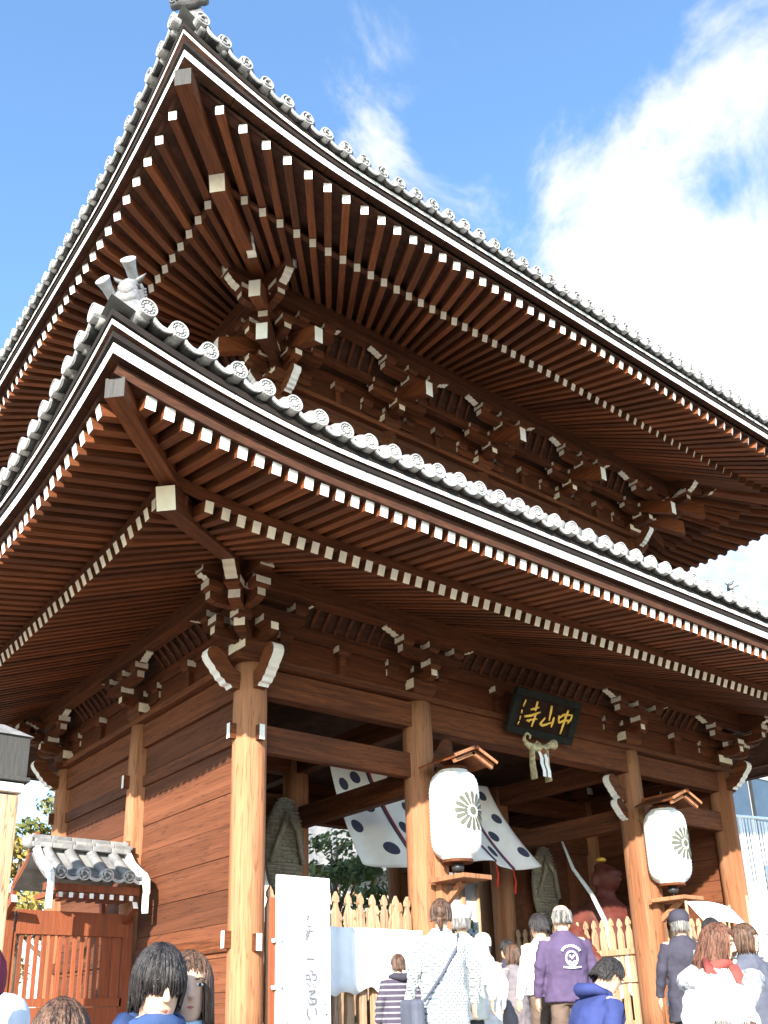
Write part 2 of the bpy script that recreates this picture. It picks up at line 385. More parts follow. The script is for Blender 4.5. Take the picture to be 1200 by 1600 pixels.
# --- side wall planks (left side, two bays) and the right one
plank_m = {}
def planks(x, y0, y1, z0, z1, n):
    h = (z1-z0)/n
    for k in range(n):
        dx = R.uniform(-.008, .008)
        key = round(y1-y0, 3)
        m = MB(); m.box((0, 0, 0), (.06, y1-y0, h-.006)); me = plank_m.setdefault((key, n), m.mesh('plank', ['plank']))
        place('plank', me, gate, (x+dx, (y0+y1)/2, z0+h*(k+.5)), bevel=.004)
for j in range(2):
    for x in (P_X[0], P_X[3]): planks(x, P_Y[j]+.16, P_Y[j+1]-.16, PZ+.05, 5.34, 11)
# rails on the side wall
for j in range(2):
    for z in (4.84, 2.35): beam((P_X[0]-.05, P_Y[j]+.19, z), (P_X[0]-.05, P_Y[j+1]-.19, z), .05, .17, 'wall_rail', 'wood_x')

# --- bracket pieces (local x along the wall, local -y outwards)
def arm_mesh(half, w=.11, h=.14, one=False, name='bracket_arm', back=.2):
    # boat-shaped arm: lower corners rounded, white end faces
    e = h*.70
    if not one:
        prof = [(-half, h/2), (half, h/2), (half, h/2-e), (half-.03, -h/2+.025), (half-.09, -h/2+.004), (half-.16, -h/2), (-half+.16, -h/2), (-half+.09, -h/2+.004), (-half+.03, -h/2+.025), (-half, h/2-e)]
        rim = [0,1,0,0,0,0,0,0,0,1]
        m = MB(); m.prism(prof, -w/2, w/2, None, 0, rim)
    else:
        prof = [(-back, h/2), (half, h/2), (half, h/2-e), (half-.03, -h/2+.025), (half-.09, -h/2+.004), (half-.16, -h/2), (-back, -h/2)]
        m = MB(); m.prism(prof, -w/2, w/2, Matrix.Rotation(radians(-90), 4, 'Z'), 0, [0,1,0,0,0,0,0])
    return m.mesh(name, ['wood_x', 'white_old'])
def block_mesh(w, d, h, name):
    m = MB(); fw = [1,1,0,0,0,0]
    m.frust((0,0,0), (w*.74, d*.74), (w, d), h*.36, 0); m.box((0,0,h*.68), (w, d, h*.64), 0, faces=fw)
    return m.mesh(name, ['wood_x', 'white_old'])
BIG = block_mesh(.42, .42, .22, 'bearing_block'); SMALL = block_mesh(.205, .205, .135, 'small_block')
ARM = arm_mesh(.56); PROJ = arm_mesh(.42, one=True)
def bolster_mesh():
    # purlin bolster with wavy carved, white-painted ends
    top = .06; a = .82
    r = [(a, top), (a+.02, .03), (a-.01, .005), (a-.05, .01), (a-.075, -.02), (a-.12, -.018), (a-.15, -.05), (a-.20, -.06)]
    prof = [(-x, z) for x, z in r]+[(x, z) for x, z in r[::-1]]
    n = len(prof); rim = [1]*(len(r)-1)+[0]+[1]*(len(r)-1)+[0]
    m = MB(); m.prism(prof[::-1], -.055, .055, None, 0, (rim[:n-1])[::-1]+[rim[-1]]); return m.mesh('purlin_bolster', ['wood_x', 'white_old'])
BOL = bolster_mesh()
def bracket_low(x, y, rz):
    b = place('bracket_set', BIG, gate, (x, y, 5.81), rz)
    z = 5.81
    def c(nm, me, u, v, zz, r=0): place(nm, me, b, (u, -v, zz-z), r)
    c('bracket_arm', ARM, 0, 0, 6.065); c('bracket_arm', PROJ, 0, 0, 6.068)
    for u in (-.47, 0, .47): c('small_block', SMALL, u, 0, 6.13)
    c('small_block', SMALL, 0, .36, 6.13)
    c('bracket_arm', ARM, 0, .36, 6.325)
    for u in (-.47, 0, .47): c('small_block', SMALL, u, .36, 6.39)
    c('purlin_bolster', BOL, 0, .36, 6.57)
    return b
for x in P_X[1:3]: bracket_low(x, P_Y[0], 0)
bracket_low(P_X[0], P_Y[1], radians(-90)); bracket_low(P_X[3], P_Y[1], radians(90))
# corner bracket sets: two projecting arms, a diagonal arm, stacked blocks
DIAG = arm_mesh(.60, .14, .15, one=True); DIAG2 = arm_mesh(.86, .15, .17, one=True)
def bracket_corner(x, y, rz):
    # local: corner pointing to (-x,-y); front along -y, side along -x
    b = place('corner_bracket_set', BIG, gate, (x, y, 5.81), rz); z = 5.81
    def c(nm, me, u, v, zz, r=0, bl=False): place(nm, me, b, (u, v, zz-z), r)
    for r in (0, -90): c('bracket_arm', ARM, 0, 0, 6.065+(.003 if r else 0), radians(r))
    c('bracket_arm', PROJ, 0, 0, 6.07); c('bracket_arm', PROJ, 0, 0, 6.072, radians(-90))
    c('diagonal_arm', DIAG, 0, 0, 6.068, radians(-45)); c('diagonal_arm', DIAG2, 0, 0, 6.32, radians(-45))
    d = .36
    for u, v, r in ((-.47,0,0),(.47,0,0),(0,-d,0),(0,.47,-90),(-d,0,-90),(-d,-d,0)): c('small_block', SMALL, u, v, 6.13, radians(r))
    # outer arms that cross at the corner
    c('bracket_arm', ARM, 0, -d, 6.325); c('bracket_arm', ARM, -d, 0, 6.328, radians(-90))
    c('bracket_arm', PROJ, -d, -d-.05, 6.330); c('bracket_arm', PROJ, -d-.05, -d, 6.332, radians(-90))
    for u, v, r in ((-.47-.3,-d,0),(.47,-d,0),(-d,-.47-.3,-90),(-d,.47,-90),(-.62,-.62,-45)): c('small_block', SMALL, u, v, 6.395, radians(r))
    c('purlin_bolster', BOL, -.12, -d, 6.57); c('purlin_bolster', BOL, -d, .12, 6.573, radians(-90))
    # carved nose on the diagonal
    prof, rim = nose_profile(); m = MB(); m.prism([(a*.95, e*.8) for a, e in prof], -.075, .075, None, 0, rim); m.build('carved_nose', ['wood_x', 'white_old'], b, loc=(-.42,-.42,6.60-z), rz=radians(225))
    return b
bracket_corner(P_X[0], P_Y[0], 0); bracket_corner(P_X[3], P_Y[0], radians(90)); bracket_corner(P_X[0], P_Y[2], radians(-90))
# mid-bay struts with a block on top
def strut(x, y, z0, z1, rz):
    m = MB(); m.box((0, 0, (z1-z0)/2), (.10, .09, z1-z0)); s = m.build('strut', ['wood_x'], gate, loc=(x, y, z0), rz=rz); place('small_block', SMALL, s, (0, 0, z1-z0))
for x in ((P_X[0]+P_X[1])/2, P_X[1]+1.57, P_X[2]-1.57, (P_X[2]+P_X[3])/2): strut(x, P_Y[0]-.06, 5.81, 6.12, 0)
for y in ((P_Y[0]+P_Y[1])/2, (P_Y[1]+P_Y[2])/2): strut(P_X[0]-.06, y, 5.81, 6.12, radians(-90))

# --- purlins and curved ribs between wall and purlin
def purlin(p0, p1, w=.2, h=.27):
    return beam(p0, p1, w, h, 'eave_purlin', 'wood_x', (1, 1))
d = .36; ex = .95
purlin((P_X[0]-d-ex+.35, P_Y[0]-d, 6.765), (P_X[3]+d+ex-.35, P_Y[0]-d, 6.765)); purlin((P_X[0]-d, P_Y[0]-d-ex+.35, 6.769), (P_X[0]-d, P_Y[2]+d+.6, 6.769))
purlin((P_X[3]+d, P_Y[0]-d-.6, 6.769), (P_X[3]+d, P_Y[2]+d+.6, 6.769))
def rib_mesh(v0, z0, v1, z1, w=.06, t=.05):
    m = MB(); n = 7; pts = []
    for k in range(n+1):
        q = k/n; s_ = q*q*(3-2*q)
        pts.append((0, -(v0+(v1-v0)*s_), z0+(z1-z0)*q))
    m.tube(pts, [(t/2, w/2)]*len(pts), 6, 0, up=(0, -1, 0)); return m.mesh('eave_rib', ['wood_z' if False else 'wood_x'])
RIBL = rib_mesh(.05, 6.43, .30, 6.76)
def ribs(me, x0, x1, y, rz, step=.19, axis='x'):
    n = int((x1-x0)/step)
    for k in range(n):
        q = x0+(x1-x0)*(k+.5)/n
        place('eave_rib', me, gate, (q, y, 0) if axis == 'x' else (y, q, 0), rz)
for a, b in zip(P_X, P_X[1:]): ribs(RIBL, a+.6, b-.6, P_Y[0], 0)
for a, b in zip(P_Y, P_Y[1:]): ribs(RIBL, a+.6, b-.6, P_X[0], radians(-90), axis='y')
m = MB()
for (x0, y0, x1, y1) in ((P_X[0]-.3, P_Y[0]-.05, P_X[3]+.3, P_Y[0]-.3), (P_X[0]-.05, P_Y[0]-.3, P_X[0]-.3, P_Y[2]+.3)):
    if abs(x1-x0) > abs(y1-y0): m.add([(x0,y0+.03,6.44),(x1,y0+.03,6.44),(x1,y1+.03,6.79),(x0,y1+.03,6.79)], [(0,1,2,3)])
    else: m.add([(x0+.03,y0,6.44),(x0+.03,y1,6.44),(x1+.03,y1,6.79),(x1+.03,y0,6.79)], [(0,1,2,3)])
m.build('rib_board', ['board'], gate)

# ------------------------------------------------------------------ roofs
_raf = {}
def rafter(parent, p0, p1, w, h, name):
    p0 = Vector(p0); p1 = Vector(p1); L = (p1-p0).length; key = (name, round(L, 2), w, h)
    if key not in _raf:
        m = MB(); m.box((0, round(L, 2)/2, 0), (w, round(L, 2), h), 0, faces=[0,0,1,0,0,0]); _raf[key] = m.mesh(name, ['wood_y', 'white' if name == 'flying_rafter' else 'white_old'])
    return place(name, _raf[key], parent, M=axes(p0, p1-p0))
def sweep_piece(name, parent, side, tab, prof, a0, a1, mats, mi=0, mitre0=False, mitre1=False, step=.3):
    """piece of eave trim: profile [(v,z)] swept along the eave with the corner upturn"""
    fn, L = SIDE[side]; n = max(1, int(round((a1-a0)/step))); k = len(prof); v = []
    for i in range(n+1):
        for (pv, pz) in prof:
            a = a0+(a1-a0)*i/n
            if i == 0 and mitre0: a = -pv
            if i == n and mitre1: a = L+pv
            v.append(fn(a, pv, pz+uplift(tab, L, a, pv)))
    fs = []
    for i in range(n):
        for q in range(k):
            q2 = (q+1) % k; fs.append((i*k+q, i*k+q2, (i+1)*k+q2, (i+1)*k+q))
    fs.append(tuple(range(k-1, -1, -1))); fs.append(tuple(n*k+q for q in range(k)))
    m = MB(); m.add(v, fs, ([mi[q] for i in range(n) for q in range(k)]+[mi[0]]*2) if isinstance(mi, (list, tuple)) else mi); me = m.mesh(name, mats)
    bm = bmesh.new(); bm.from_mesh(me); bmesh.ops.recalc_face_normals(bm, faces=bm.faces); bm.to_mesh(me); bm.free()
    return place(name, me, parent)
def rect(v0, v1, z0, z1): return [(v0, z0), (v1, z0), (v1, z1), (v0, z1)]
def soffit(parent, sides, tab, v0, z0, v1, z1, th=.02):
    for sd in sides:
        fn, L = SIDE[sd]; m = MB()
        def f(u, w):
            v = v0+(v1-v0)*w; a = -v+(L+2*v)*u; return fn(a, v, z0+(z1-z0)*w+uplift(tab, L, a, v))
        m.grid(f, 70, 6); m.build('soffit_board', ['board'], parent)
# round end tile
def disc_mesh(kind):
    m = MB(); r = .087
    M = Matrix.Rotation(radians(90), 4, 'X')            # lathe axis z -> -y (outwards)
    m.lathe([(r*.9,-.10),(r,-.09),(r,.0),(r*.97,.012),(r*.82,.012),(r*.78,-.004),(r*.1,-.004),(.001,-.004)], 20, M=M, caps=True, mis=[0,0,0,0,0,1,1])
    if kind == 'petal':
        for k in range(12):
            t = 2*pi*k/12; m.ell((r*.60*cos(t), -.002, r*.60*sin(t)), (.011,.010,.011), 6, 4)
        m.lathe([(.034,-.004),(.034,.008),(.022,.012),(.001,.012)], 10, M=M)
    else:
        for k in range(3):
            t = 2*pi*k/3; pts = []
            for q in range(6):
                tt = t+q*.33; rr = .050-.004*q; pts.append((rr*cos(tt), -.006, rr*sin(tt)))
            m.tube(pts, [.017,.016,.013,.010,.007,.003], 6)
    return m.mesh('round_eave_tile', ['tile_lit', 'tile_recess'])
DISC = {'lower': disc_mesh('petal'), 'upper': disc_mesh('comma')}
def lip_mesh():
    # crescent front of the flat eave tile
    m = MB(); n = 8; w = .112; top = []; bot = []
    for k in range(n+1):
        q = -1+2*k/n; top.append((q*w, .05*q*q-.012)); bot.append((q*w, .058*q*q-.058 if abs(q) < .99 else .05*q*q-.016))
    prof = bot+top[::-1]
    m.prism(prof, -.018, .0, None, 0)
    m.prism([(x, z-.046) for x, z in top]+[(x, z-.030) for x, z in top[::-1]], .0, .28, Matrix.Rotation(radians(10), 4, 'X'), 1)  # tile underside coloured near-black, shade painted in
    m.ell((0, -.018, -.030), (.028, .006, .010), 6, 4)
    return m.mesh('flat_eave_tile', ['tile_lit', 'tile_dark'])
LIP = lip_mesh()
ROT = {'front': 0, 'left': radians(-90), 'right': radians(90), 'rear': radians(180)}
def tile_row(parent, side, tab, vD, zD, a0, sp, which):
    fn, L = SIDE[side]; k = 0
    while True:
        a = a0+sp*k; k += 1
        if a > L+vD-.2: break
        u = uplift(tab, L, a, vD); du = uplift(tab, L, a+.05, vD)-u; roll = atan2(du, .05)
        p = fn(a, vD, zD+u)
        sgn = 1 if side in ('front', 'right') else -1
        M = Matrix.Translation(p) @ Matrix.Rotation(ROT[side], 4, 'Z') @ Matrix.Rotation(-roll*sgn, 4, 'Y') @ Matrix.Rotation(R.uniform(0, 6) if which == 'upper' else 0, 4, 'Y')
        place('round_eave_tile', DISC[which], parent, M=M)
        am = a+sp/2
        if am < L+vD-.2:
            u = uplift(tab, L, am, vD); roll = atan2(uplift(tab, L, am+.05, vD)-u, .05); p = fn(am, vD-.015, zD-.062+u)
            place('flat_eave_tile', LIP, parent, M=Matrix.Translation(p) @ Matrix.Rotation(ROT[side], 4, 'Z') @ Matrix.Rotation(-roll*sgn, 4, 'Y'))
def roof_field(name, tab, vE, zE, inset, rise, sides=('front','left','right','rear'), sp=.29, label=None):
    """concave tiled slopes from the eave inwards, with rows of round tiles; returns the part object"""
    m = MB(); top = -inset
    def zz(w): return zE+rise*(w**1.35)
    for sd in sides:
        fn, L = SIDE[sd]
        def f(u, w):
            v = vE+(top-vE)*w; a = -v+(L+2*v)*u
            return fn(a, v, zz(w)+uplift(tab, L, a, vE)*(1-w)**2)
        m.grid(f, 60, 10, 0)
        m.grid(lambda u, w: f(u, .03+w*.25)-Vector((0,0,.006)), 60, 1, 1)
        k = 0
        while True:
            a = -vE+.3+sp*k; k += 1
            if a > L+vE-.3: break
            lim = min(1.0, (min(a, L-a)+vE)/(vE-top)) if min(a, L-a) < -top else 1.0
            if lim < .06: continue
            pts = []
            for q in range(9):
                w = lim*q/8; v = vE+(top-vE)*w; pts.append(fn(a, v, zz(w)+.03+uplift(tab, L, a, vE)*(1-w)**2))
            m.tube(pts, .078, 8, 0)
    return m, zz
# ---- lower roof
mf, zl = roof_field('lower_roof', LOWUP, 1.10, 6.80, 2.55, 2.58)
lower = mf.build('lower_roof', ['tile', 'tile_dark'], gate, True)
def eave(parent, tab, sides, zr, vr, zb, vb, zD, vD, which):
    """boards, white bands and tiles at an eave edge; zr = rafter-end centre, vr = its v"""
    for sd in sides:
        fn, L = SIDE[sd]
        sweep_piece('eave_board', parent, sd, tab, rect(vr-.12, vr-.012, zr+.062, zb-.058), -vr, L+vr, ['board'], 0, True, True)  # board coloured dark to carry the shadow below the white bands
        sweep_piece('eave_board', parent, sd, tab, rect(vb-.16, vb+.022, zb+.051, zb+.105), -vb, L+vb, ['eave_shade'], 0, True, True)  # flush strip coloured near-black as the shadowed gap between the white bands
        sweep_piece('eave_board', parent, sd, tab, rect(vb-.16, vb+.055, zb+.161, zb+.225), -vb, L+vb, ['eave_shade'], 0, True, True)
        for nm, p, ln, off in (('eave_band', rect(vb-.10, vb+.0, zb-.052, zb+.048), .66, 0), ('eave_band', rect(vb-.10, vb+.045, zb+.108, zb+.158), .83, .3)):
            a = -vb; first = True
            while a < L+vb-.01:
                a2 = a+(ln+off if first else ln); last = a2 > L+vb-.35
                if last: a2 = L+vb
                sweep_piece(nm, parent, sd, tab, p, a+(.004 if not first else 0), a2-.004, ['board', 'white'], [0, 1, 1, 0], first, last, .17)
                a = a2; first = False
def lower_rafters(sides):
    for sd, off_b, off_f in sides:
        fn, L = SIDE[sd]; a = off_b
        while a < L-.05:
            vin = max(.25, min(2.45, min(a, L-a)-.06)); u = uplift(LOWUP, L, a, 0)
            rafter(lower, fn(a+R.uniform(-.004,.004), R.uniform(-.005,.005), 6.21+u+R.uniform(-.003,.003)), fn(a, -vin, 6.21+.387*vin), .092, .122, 'base_rafter'); a += .18
        a = off_f
        while a < L+.75:
            mn = min(a, L-a); vend = max(-.18, -mn+.08); u0 = uplift(LOWUP, L, a, .95); u1 = uplift(LOWUP, L, a, max(vend, 0))
            if .95-vend > .1: rafter(lower, fn(a+R.uniform(-.004,.004), .95+R.uniform(-.006,.006), 6.25+u0+R.uniform(-.004,.004)), fn(a, vend, 6.25+.2*(.95-vend)+u1), .098, .115, 'flying_rafter')
            a += .18
lower_rafters((('front', .45, -.63), ('left', .12, -.78)))
for sd in ('front', 'left', 'right'):
    fn, L = SIDE[sd]; sweep_piece('eave_board', lower, sd, LOWUP, rect(-.06, .012, 6.278, 6.39), 0, L, ['wood_x'], 0, True, True)
soffit(lower, ('front','left','right','rear'), LOWUP, 1.0, 6.302, -.2, 6.542)
soffit(lower, ('front','left','right','rear'), LOWUP, 0, 6.287, -2.5, 6.287+.387*2.5)
eave(lower, LOWUP, ('front','left','right','rear'), 6.25, .95, 6.525, 1.02, 6.80, 1.18, 'lower')
tile_row(lower, 'front', LOWUP, 1.15, 6.835, -.79, .297, 'lower'); tile_row(lower, 'left', LOWUP, 1.15, 6.835, -.81, .29, 'lower')
tile_row(lower, 'right', LOWUP, 1.15, 6.835, -.81, .29, 'lower')
# hip rafters
def hip(parent, x, y, dx, dy, outs, w, h):
    """diagonal corner rafters; outs = [(distance from the (0,0) eave corner along one axis, z)]"""
    for (d0, z0), (d1, z1), nm, ww, hh in outs:
        m = MB(); p0 = Vector((x+dx*d0, y+dy*d0, z0)); p1 = Vector((x+dx*d1, y+dy*d1, z1))
        L = (p1-p0).length; m.box((0, L/2, 0), (ww, L, hh), 0, faces=[0,0,1,0,0,0])
        place('hip_rafter', m.mesh('hip_rafter', ['wood_y', nm]), parent, M=axes(p0, p1-p0))
for x, y, dx, dy in ((0,0,1,1), (LX,0,-1,1), (0,LY,1,-1), (LX,LY,-1,-1)):
    hip(lower, x, y, dx, dy, [((-.955, 6.475), (.25, 6.49), 'grey_box', .17, .19), ((-.03, 6.20), (2.3, 7.08), 'white_old', .19, .24)], 0, 0)

# ---- upper storey: walls, balcony, brackets
UX0, UX1, UY0, UY1 = 3.10, LX-3.10, 3.0, LY-3.0
UXS = [XM+2.14*k for k in (-2,-1,0,1,2)]; UYS = [UY0, YM, UY1]
for x in UXS:
    for y in (UY0, UY1):
        m = MB(); m.lathe([(.16, 8.4), (.16, 10.80)], 18); m.build('upper_pillar', ['wood_x'], gate, True, loc=(x, y, 0))
m = MB(); m.box((UX0, YM, 9.6), (.32, .32, 2.4)); m.build('upper_pillar', ['wood_x'], gate)
def ubeam(x0, y0, x1, y1, z, w, h, nm='upper_tie_beam', mt='wood_x'): return beam((x0, y0, z), (x1, y1, z), w, h, nm, mt)
for y in (UY0, UY1):
    ubeam(UX0-.3, y, UX1+.3, y, 10.74, .34, .08, 'plate_beam'); ubeam(UX0, y, UX1, y, 10.55, .18, .26)
    ubeam(UX0, y, UX1, y, 9.55, .06, 1.75, 'wall_board', 'plank_x'); ubeam(UX0, y, UX1, y, 11.0, .06, .42, 'wall_board', 'plank_x')
    ubeam(UX0-.12, y, UX1+.12, y, 11.30, .13, .20, 'wall_beam'); ubeam(UX0, y, UX1, y, 11.75, .06, .72, 'wall_board', 'plank_x')
for x in (UX0, UX1):
    ubeam(x, UY0+.18, x, UY1-.18, 10.74, .34, .08, 'plate_beam'); ubeam(x, UY0+.1, x, UY1-.1, 10.55, .18, .26)
    ubeam(x, UY0+.1, x, UY1-.1, 9.55, .06, 1.75, 'wall_board', 'plank_x'); ubeam(x, UY0+.1, x, UY1-.1, 11.0, .06, .42, 'wall_board', 'plank_x')
    ubeam(x, UY0+.1, x, UY1-.1, 11.30, .13, .20, 'wall_beam'); ubeam(x, UY0+.1, x, UY1-.1, 11.75, .06, .72, 'wall_board', 'plank_x')
# balcony floor edge (reddish board) round the upper storey
for p0, p1 in (((2.25, 2.25), (LX-2.25, 2.25)), ((2.25, 2.31), (2.25, LY-2.31)), ((LX-2.25, 2.31), (LX-2.25, LY-2.31))):
    beam((*p0, 9.66), (*p1, 9.66), .10, .16, 'balcony_edge', 'redwood')
m = MB(); m.box((XM, YM, 9.60), (LX-4.6, LY-4.6, .05)); m.build('balcony_floor', ['plank_x'], gate)
TAILM = MB()
_t0 = Vector((0, -1.10, 10.97)); _t1 = Vector((0, .2, 10.97+.5*1.3))
TAILM.beam(_t0-Vector((0,0,10.80)), _t1-Vector((0,0,10.80)), .14, .235, 0, (1, None), plumb=True); TAIL = TAILM.mesh('tail_rafter', ['wood_y', 'white'])
UARM = arm_mesh(.57, .12, .135); UPROJ = arm_mesh(.42, .12, .135, one=True); UPROJ2 = arm_mesh(.72, .10, .125, one=True)
USM = block_mesh(.215, .215, .12, 'small_block'); UBIG = block_mesh(.36, .36, .18, 'bearing_block')
def bracket_up(x, y, rz):
    b = place('bracket_set', UBIG, gate, (x, y, 10.80), rz); z = 10.80
    def c(nm, me, u, v, zz, r=0): place(nm, me, b, (u, -v, zz-z), r)
    c('bracket_arm', UARM, 0, 0, 11.0); c('bracket_arm', UPROJ, 0, 0, 11.002)
    for u in (-.46, 0, .46): c('small_block', USM, u, 0, 11.05)
    c('small_block', USM, 0, .32, 11.05)
    c('bracket_arm', UARM, 0, .32, 11.20)
    for u in (-.46, 0, .46): c('small_block', USM, u, .32, 11.26)
    c('small_block', USM, 0, .64, 11.28)
    place('tail_rafter', TAIL, b, (0, 0, 0))
    c('bracket_arm', UARM, 0, .64, 11.43)
    for u in (-.46, 0, .46): c('small_block', USM, u, .64, 11.49)
    c('purlin_bolster', BOL, 0, .64, 11.65)
    return b
for x in UXS[1:4]: bracket_up(x, UY0, 0)
bracket_up(UX0, YM, radians(-90)); bracket_up(UX1, YM, radians(90))
UD1 = arm_mesh(.62, .13, .14, one=True); UD2 = arm_mesh(1.05, .14, .15, one=True)
def nose_piece(b, sc, loc, rz, t=.13, mt='white_old'):
    prof, rim = nose_profile(); m = MB(); m.prism([(a*sc, e*sc*.9) for a, e in prof], -t/2, t/2, None, 0, rim); m.build('carved_nose', ['wood_x', mt], b, loc=loc, rz=rz)
DTAILM = MB(); DTAILM.beam((0, -1.55, .12), (0, .2, .12+.42*1.75), .17, .26, 0, (1, None), plumb=True); DTAIL = DTAILM.mesh('tail_rafter', ['wood_y', 'white'])
DTAILM2 = MB(); DTAILM2.beam((0, -1.10, -.02), (0, .2, -.02+.42*1.3), .17, .26, 0, (1, None), plumb=True); DTAIL2 = DTAILM2.mesh('tail_rafter', ['wood_y', 'white'])
def bracket_up_corner(x, y, rz):
    b = place('corner_bracket_set', UBIG, gate, (x, y, 10.80), rz); z = 10.80
    def c(nm, me, u, v, zz, r=0): place(nm, me, b, (u, v, zz-z), radians(r))
    for r in (0, -90): c('bracket_arm', UARM, 0, 0, 11.0+(.003 if r else 0), r); c('bracket_arm', UPROJ, 0, 0, 11.005+(.002 if r else 0), r)
    c('diagonal_arm', UD1, 0, 0, 11.008, -45); c('diagonal_arm', UD2, 0, 0, 11.21, -45)
    s1, s2 = .32, .64
    for u, v, r in ((.46,0,0),(0,.46,-90),(0,-s1,0),(-s1,0,-90),(-s1,-s1,-45)): c('small_block', USM, u, v, 11.05, r)
    for s_, zz in ((s1, 11.20), (s2, 11.43)):
        c('bracket_arm', UARM, 0, -s_, zz); c('bracket_arm', UARM, -s_, 0, zz+.003, -90)
        c('bracket_arm', UPROJ, -s_, -s_-.02, zz+.005); c('bracket_arm', UPROJ, -s_-.02, -s_, zz+.007, -90)
        for u, v, r in ((.46,-s_,0),(-s_,.46,-90),(-s_,-s_-.36,0),(-s_-.36,-s_,-90),(0,-s_,0),(-s_,0,-90)): c('small_block', USM, u, v, zz+.06, r)
    place('tail_rafter', TAIL, b, (0,0,0)); place('tail_rafter', TAIL, b, (0,0,.002), radians(-90))
    place('tail_rafter', DTAIL2, b, (0,0,.1), radians(-45)); place('tail_rafter', DTAIL, b, (0,0,.32), radians(-45))
    c('purlin_bolster', BOL, -.12, -s2, 11.65); c('purlin_bolster', BOL, -s2, .12, 11.653, -90)
    nose_piece(b, .75, (-s2, -s2-.25, .90), radians(-90)); nose_piece(b, .75, (-s2-.25, -s2, .90), radians(180)); nose_piece(b, .95, (-1.0, -1.0, 1.02), radians(225))
    nose_piece(b, .8, (0, -.02, -.16), radians(-90), .13, 'white'); nose_piece(b, .8, (-.02, 0, -.16), radians(180), .13, 'white')
    return b
bracket_up_corner(UX0, UY0, 0); bracket_up_corner(UX1, UY0, radians(90)); bracket_up_corner(UX0, UY1, radians(-90))
for x0, x1 in zip(UXS, UXS[1:]): strut((x0+x1)/2, UY0-.05, 10.78, 11.06, 0)
d = .64
purlin((UX0-d-.7, UY0-d, 11.845), (UX1+d+.7, UY0-d, 11.845)); purlin((UX0-d, UY0-d-.7, 11.849), (UX0-d, UY1+d+.7, 11.849)); purlin((UX1+d, UY0-d-.7, 11.849), (UX1+d, UY1+d+.7, 11.849))
RIBU = rib_mesh(.36, 11.36, .58, 11.84)
for a, b in zip(UXS, UXS[1:]): ribs(RIBU, a+.55, b-.55, UY0, 0)
for a, b in zip(UYS, UYS[1:]): ribs(RIBU, a+.55, b-.55, UX0, radians(-90), axis='y')
for x0, y0, x1, y1 in ((UX0-.3, UY0-.32, UX1+.3, UY0-.32), (UX0-.32, UY0-.3, UX0-.32, UY1+.3)): beam((x0, y0, 11.36), (x1, y1, 11.36), .11, .12, 'wall_beam')
m = MB(); m.add([(UX0-.4,UY0-.33,11.40),(UX1+.4,UY0-.33,11.40),(UX1+.4,UY0-.56,11.9),(UX0-.4,UY0-.56,11.9)], [(0,1,2,3)]); m.add([(UX0-.33,UY0-.4,11.40),(UX0-.33,UY1+.4,11.40),(UX0-.56,UY1+.4,11.9),(UX0-.56,UY0-.4,11.9)], [(0,1,2,3)])
m.add([(UX0-.3,UY0,11.42),(UX1+.3,UY0,11.42),(UX1+.3,UY0-.33,11.43),(UX0-.3,UY0-.33,11.43)], [(0,1,2,3)])
m.build('rib_board', ['board'], gate)

# ---- upper roof, fan rafters
mf, zu = roof_field('upper_roof', UPUP, .27, 11.735, 4.4, 2.54)
upper = mf.build('upper_roof', ['tile', 'tile_dark'], gate, True)
def fan(side, n, so, si, mid):
    fn, L = SIDE[side]
    for t in range(-n, n+1):
        ao = mid+so[0]*t+so[1]*t**3; ai = mid+si[0]*t+si[1]*t**3
        uo = uplift(UPUP, L, ao, .05); ui = uplift(UPUP, L, ai, -.9)
        po = fn(ao, .05, 11.26+uo); dirv = (ai-ao)/.95
        e = -1.06; pe = fn(ai+dirv*.16, e, 11.26+.285*1.11+ui)
        rafter(upper, po+Vector((R.uniform(-.004,.004),R.uniform(-.005,.005),R.uniform(-.004,.004))), pe, .098, .118, 'flying_rafter')
        # base rafter from the inner row towards the wall, clipped at the hip
        vin = 1.75
        edge = min(ai, L-ai)-.9
        if edge < vin: vin = max(.3, min(vin, (edge)/max(.05, 1-abs(dirv))*.98))
        rafter(upper, fn(ai, -.9, 11.41+ui), fn(ai+dirv*vin, -.9-vin, 11.41+.425*vin), .088, .112, 'base_rafter')
s = .18
fan('front', 27, (1.273*s, .000237*s), (1.1237*s, .000191*s), XM)
fan('left', 20, (1.18*s, .00059*s), (1.0*s, .00041*s), YM)
fan('right', 20, (1.18*s, .00059*s), (1.0*s, .00041*s), YM)
for sd in ('front', 'left', 'right'):
    fn, L = SIDE[sd]; sweep_piece('eave_board', upper, sd, UPUP, rect(-.99, -.925, 11.466, 11.51), .9, L-.9, ['wood_x'], 0, True, True)
soffit(upper, ('front','left','right','rear'), UPUP, .10, 11.312, -1.1, 11.652)
soffit(upper, ('front','left','right','rear'), UPUP, -.9, 11.475, -3.0, 11.475+.425*2.1)
eave(upper, UPUP, ('front','left','right','rear'), 11.26, .05, 11.475, .17, 11.72, .35, 'upper')
tile_row(upper, 'front', UPUP, .30, 11.755, -.02, .289, 'upper'); tile_row(upper, 'left', UPUP, .30, 11.755, -.06, .289, 'upper'); tile_row(upper, 'right', UPUP, .30, 11.755, -.06, .289, 'upper')
for x, y, dx, dy in ((0,0,1,1), (LX,0,-1,1), (0,LY,1,-1), (LX,LY,-1,-1)):
    hip(upper, x, y, dx, dy, [((-.17, 11.46), (1.1, 11.66), 'grey_box', .19, .21), ((.79, 11.40), (3.0, 12.30), 'white_old', .20, .24)], 0, 0)
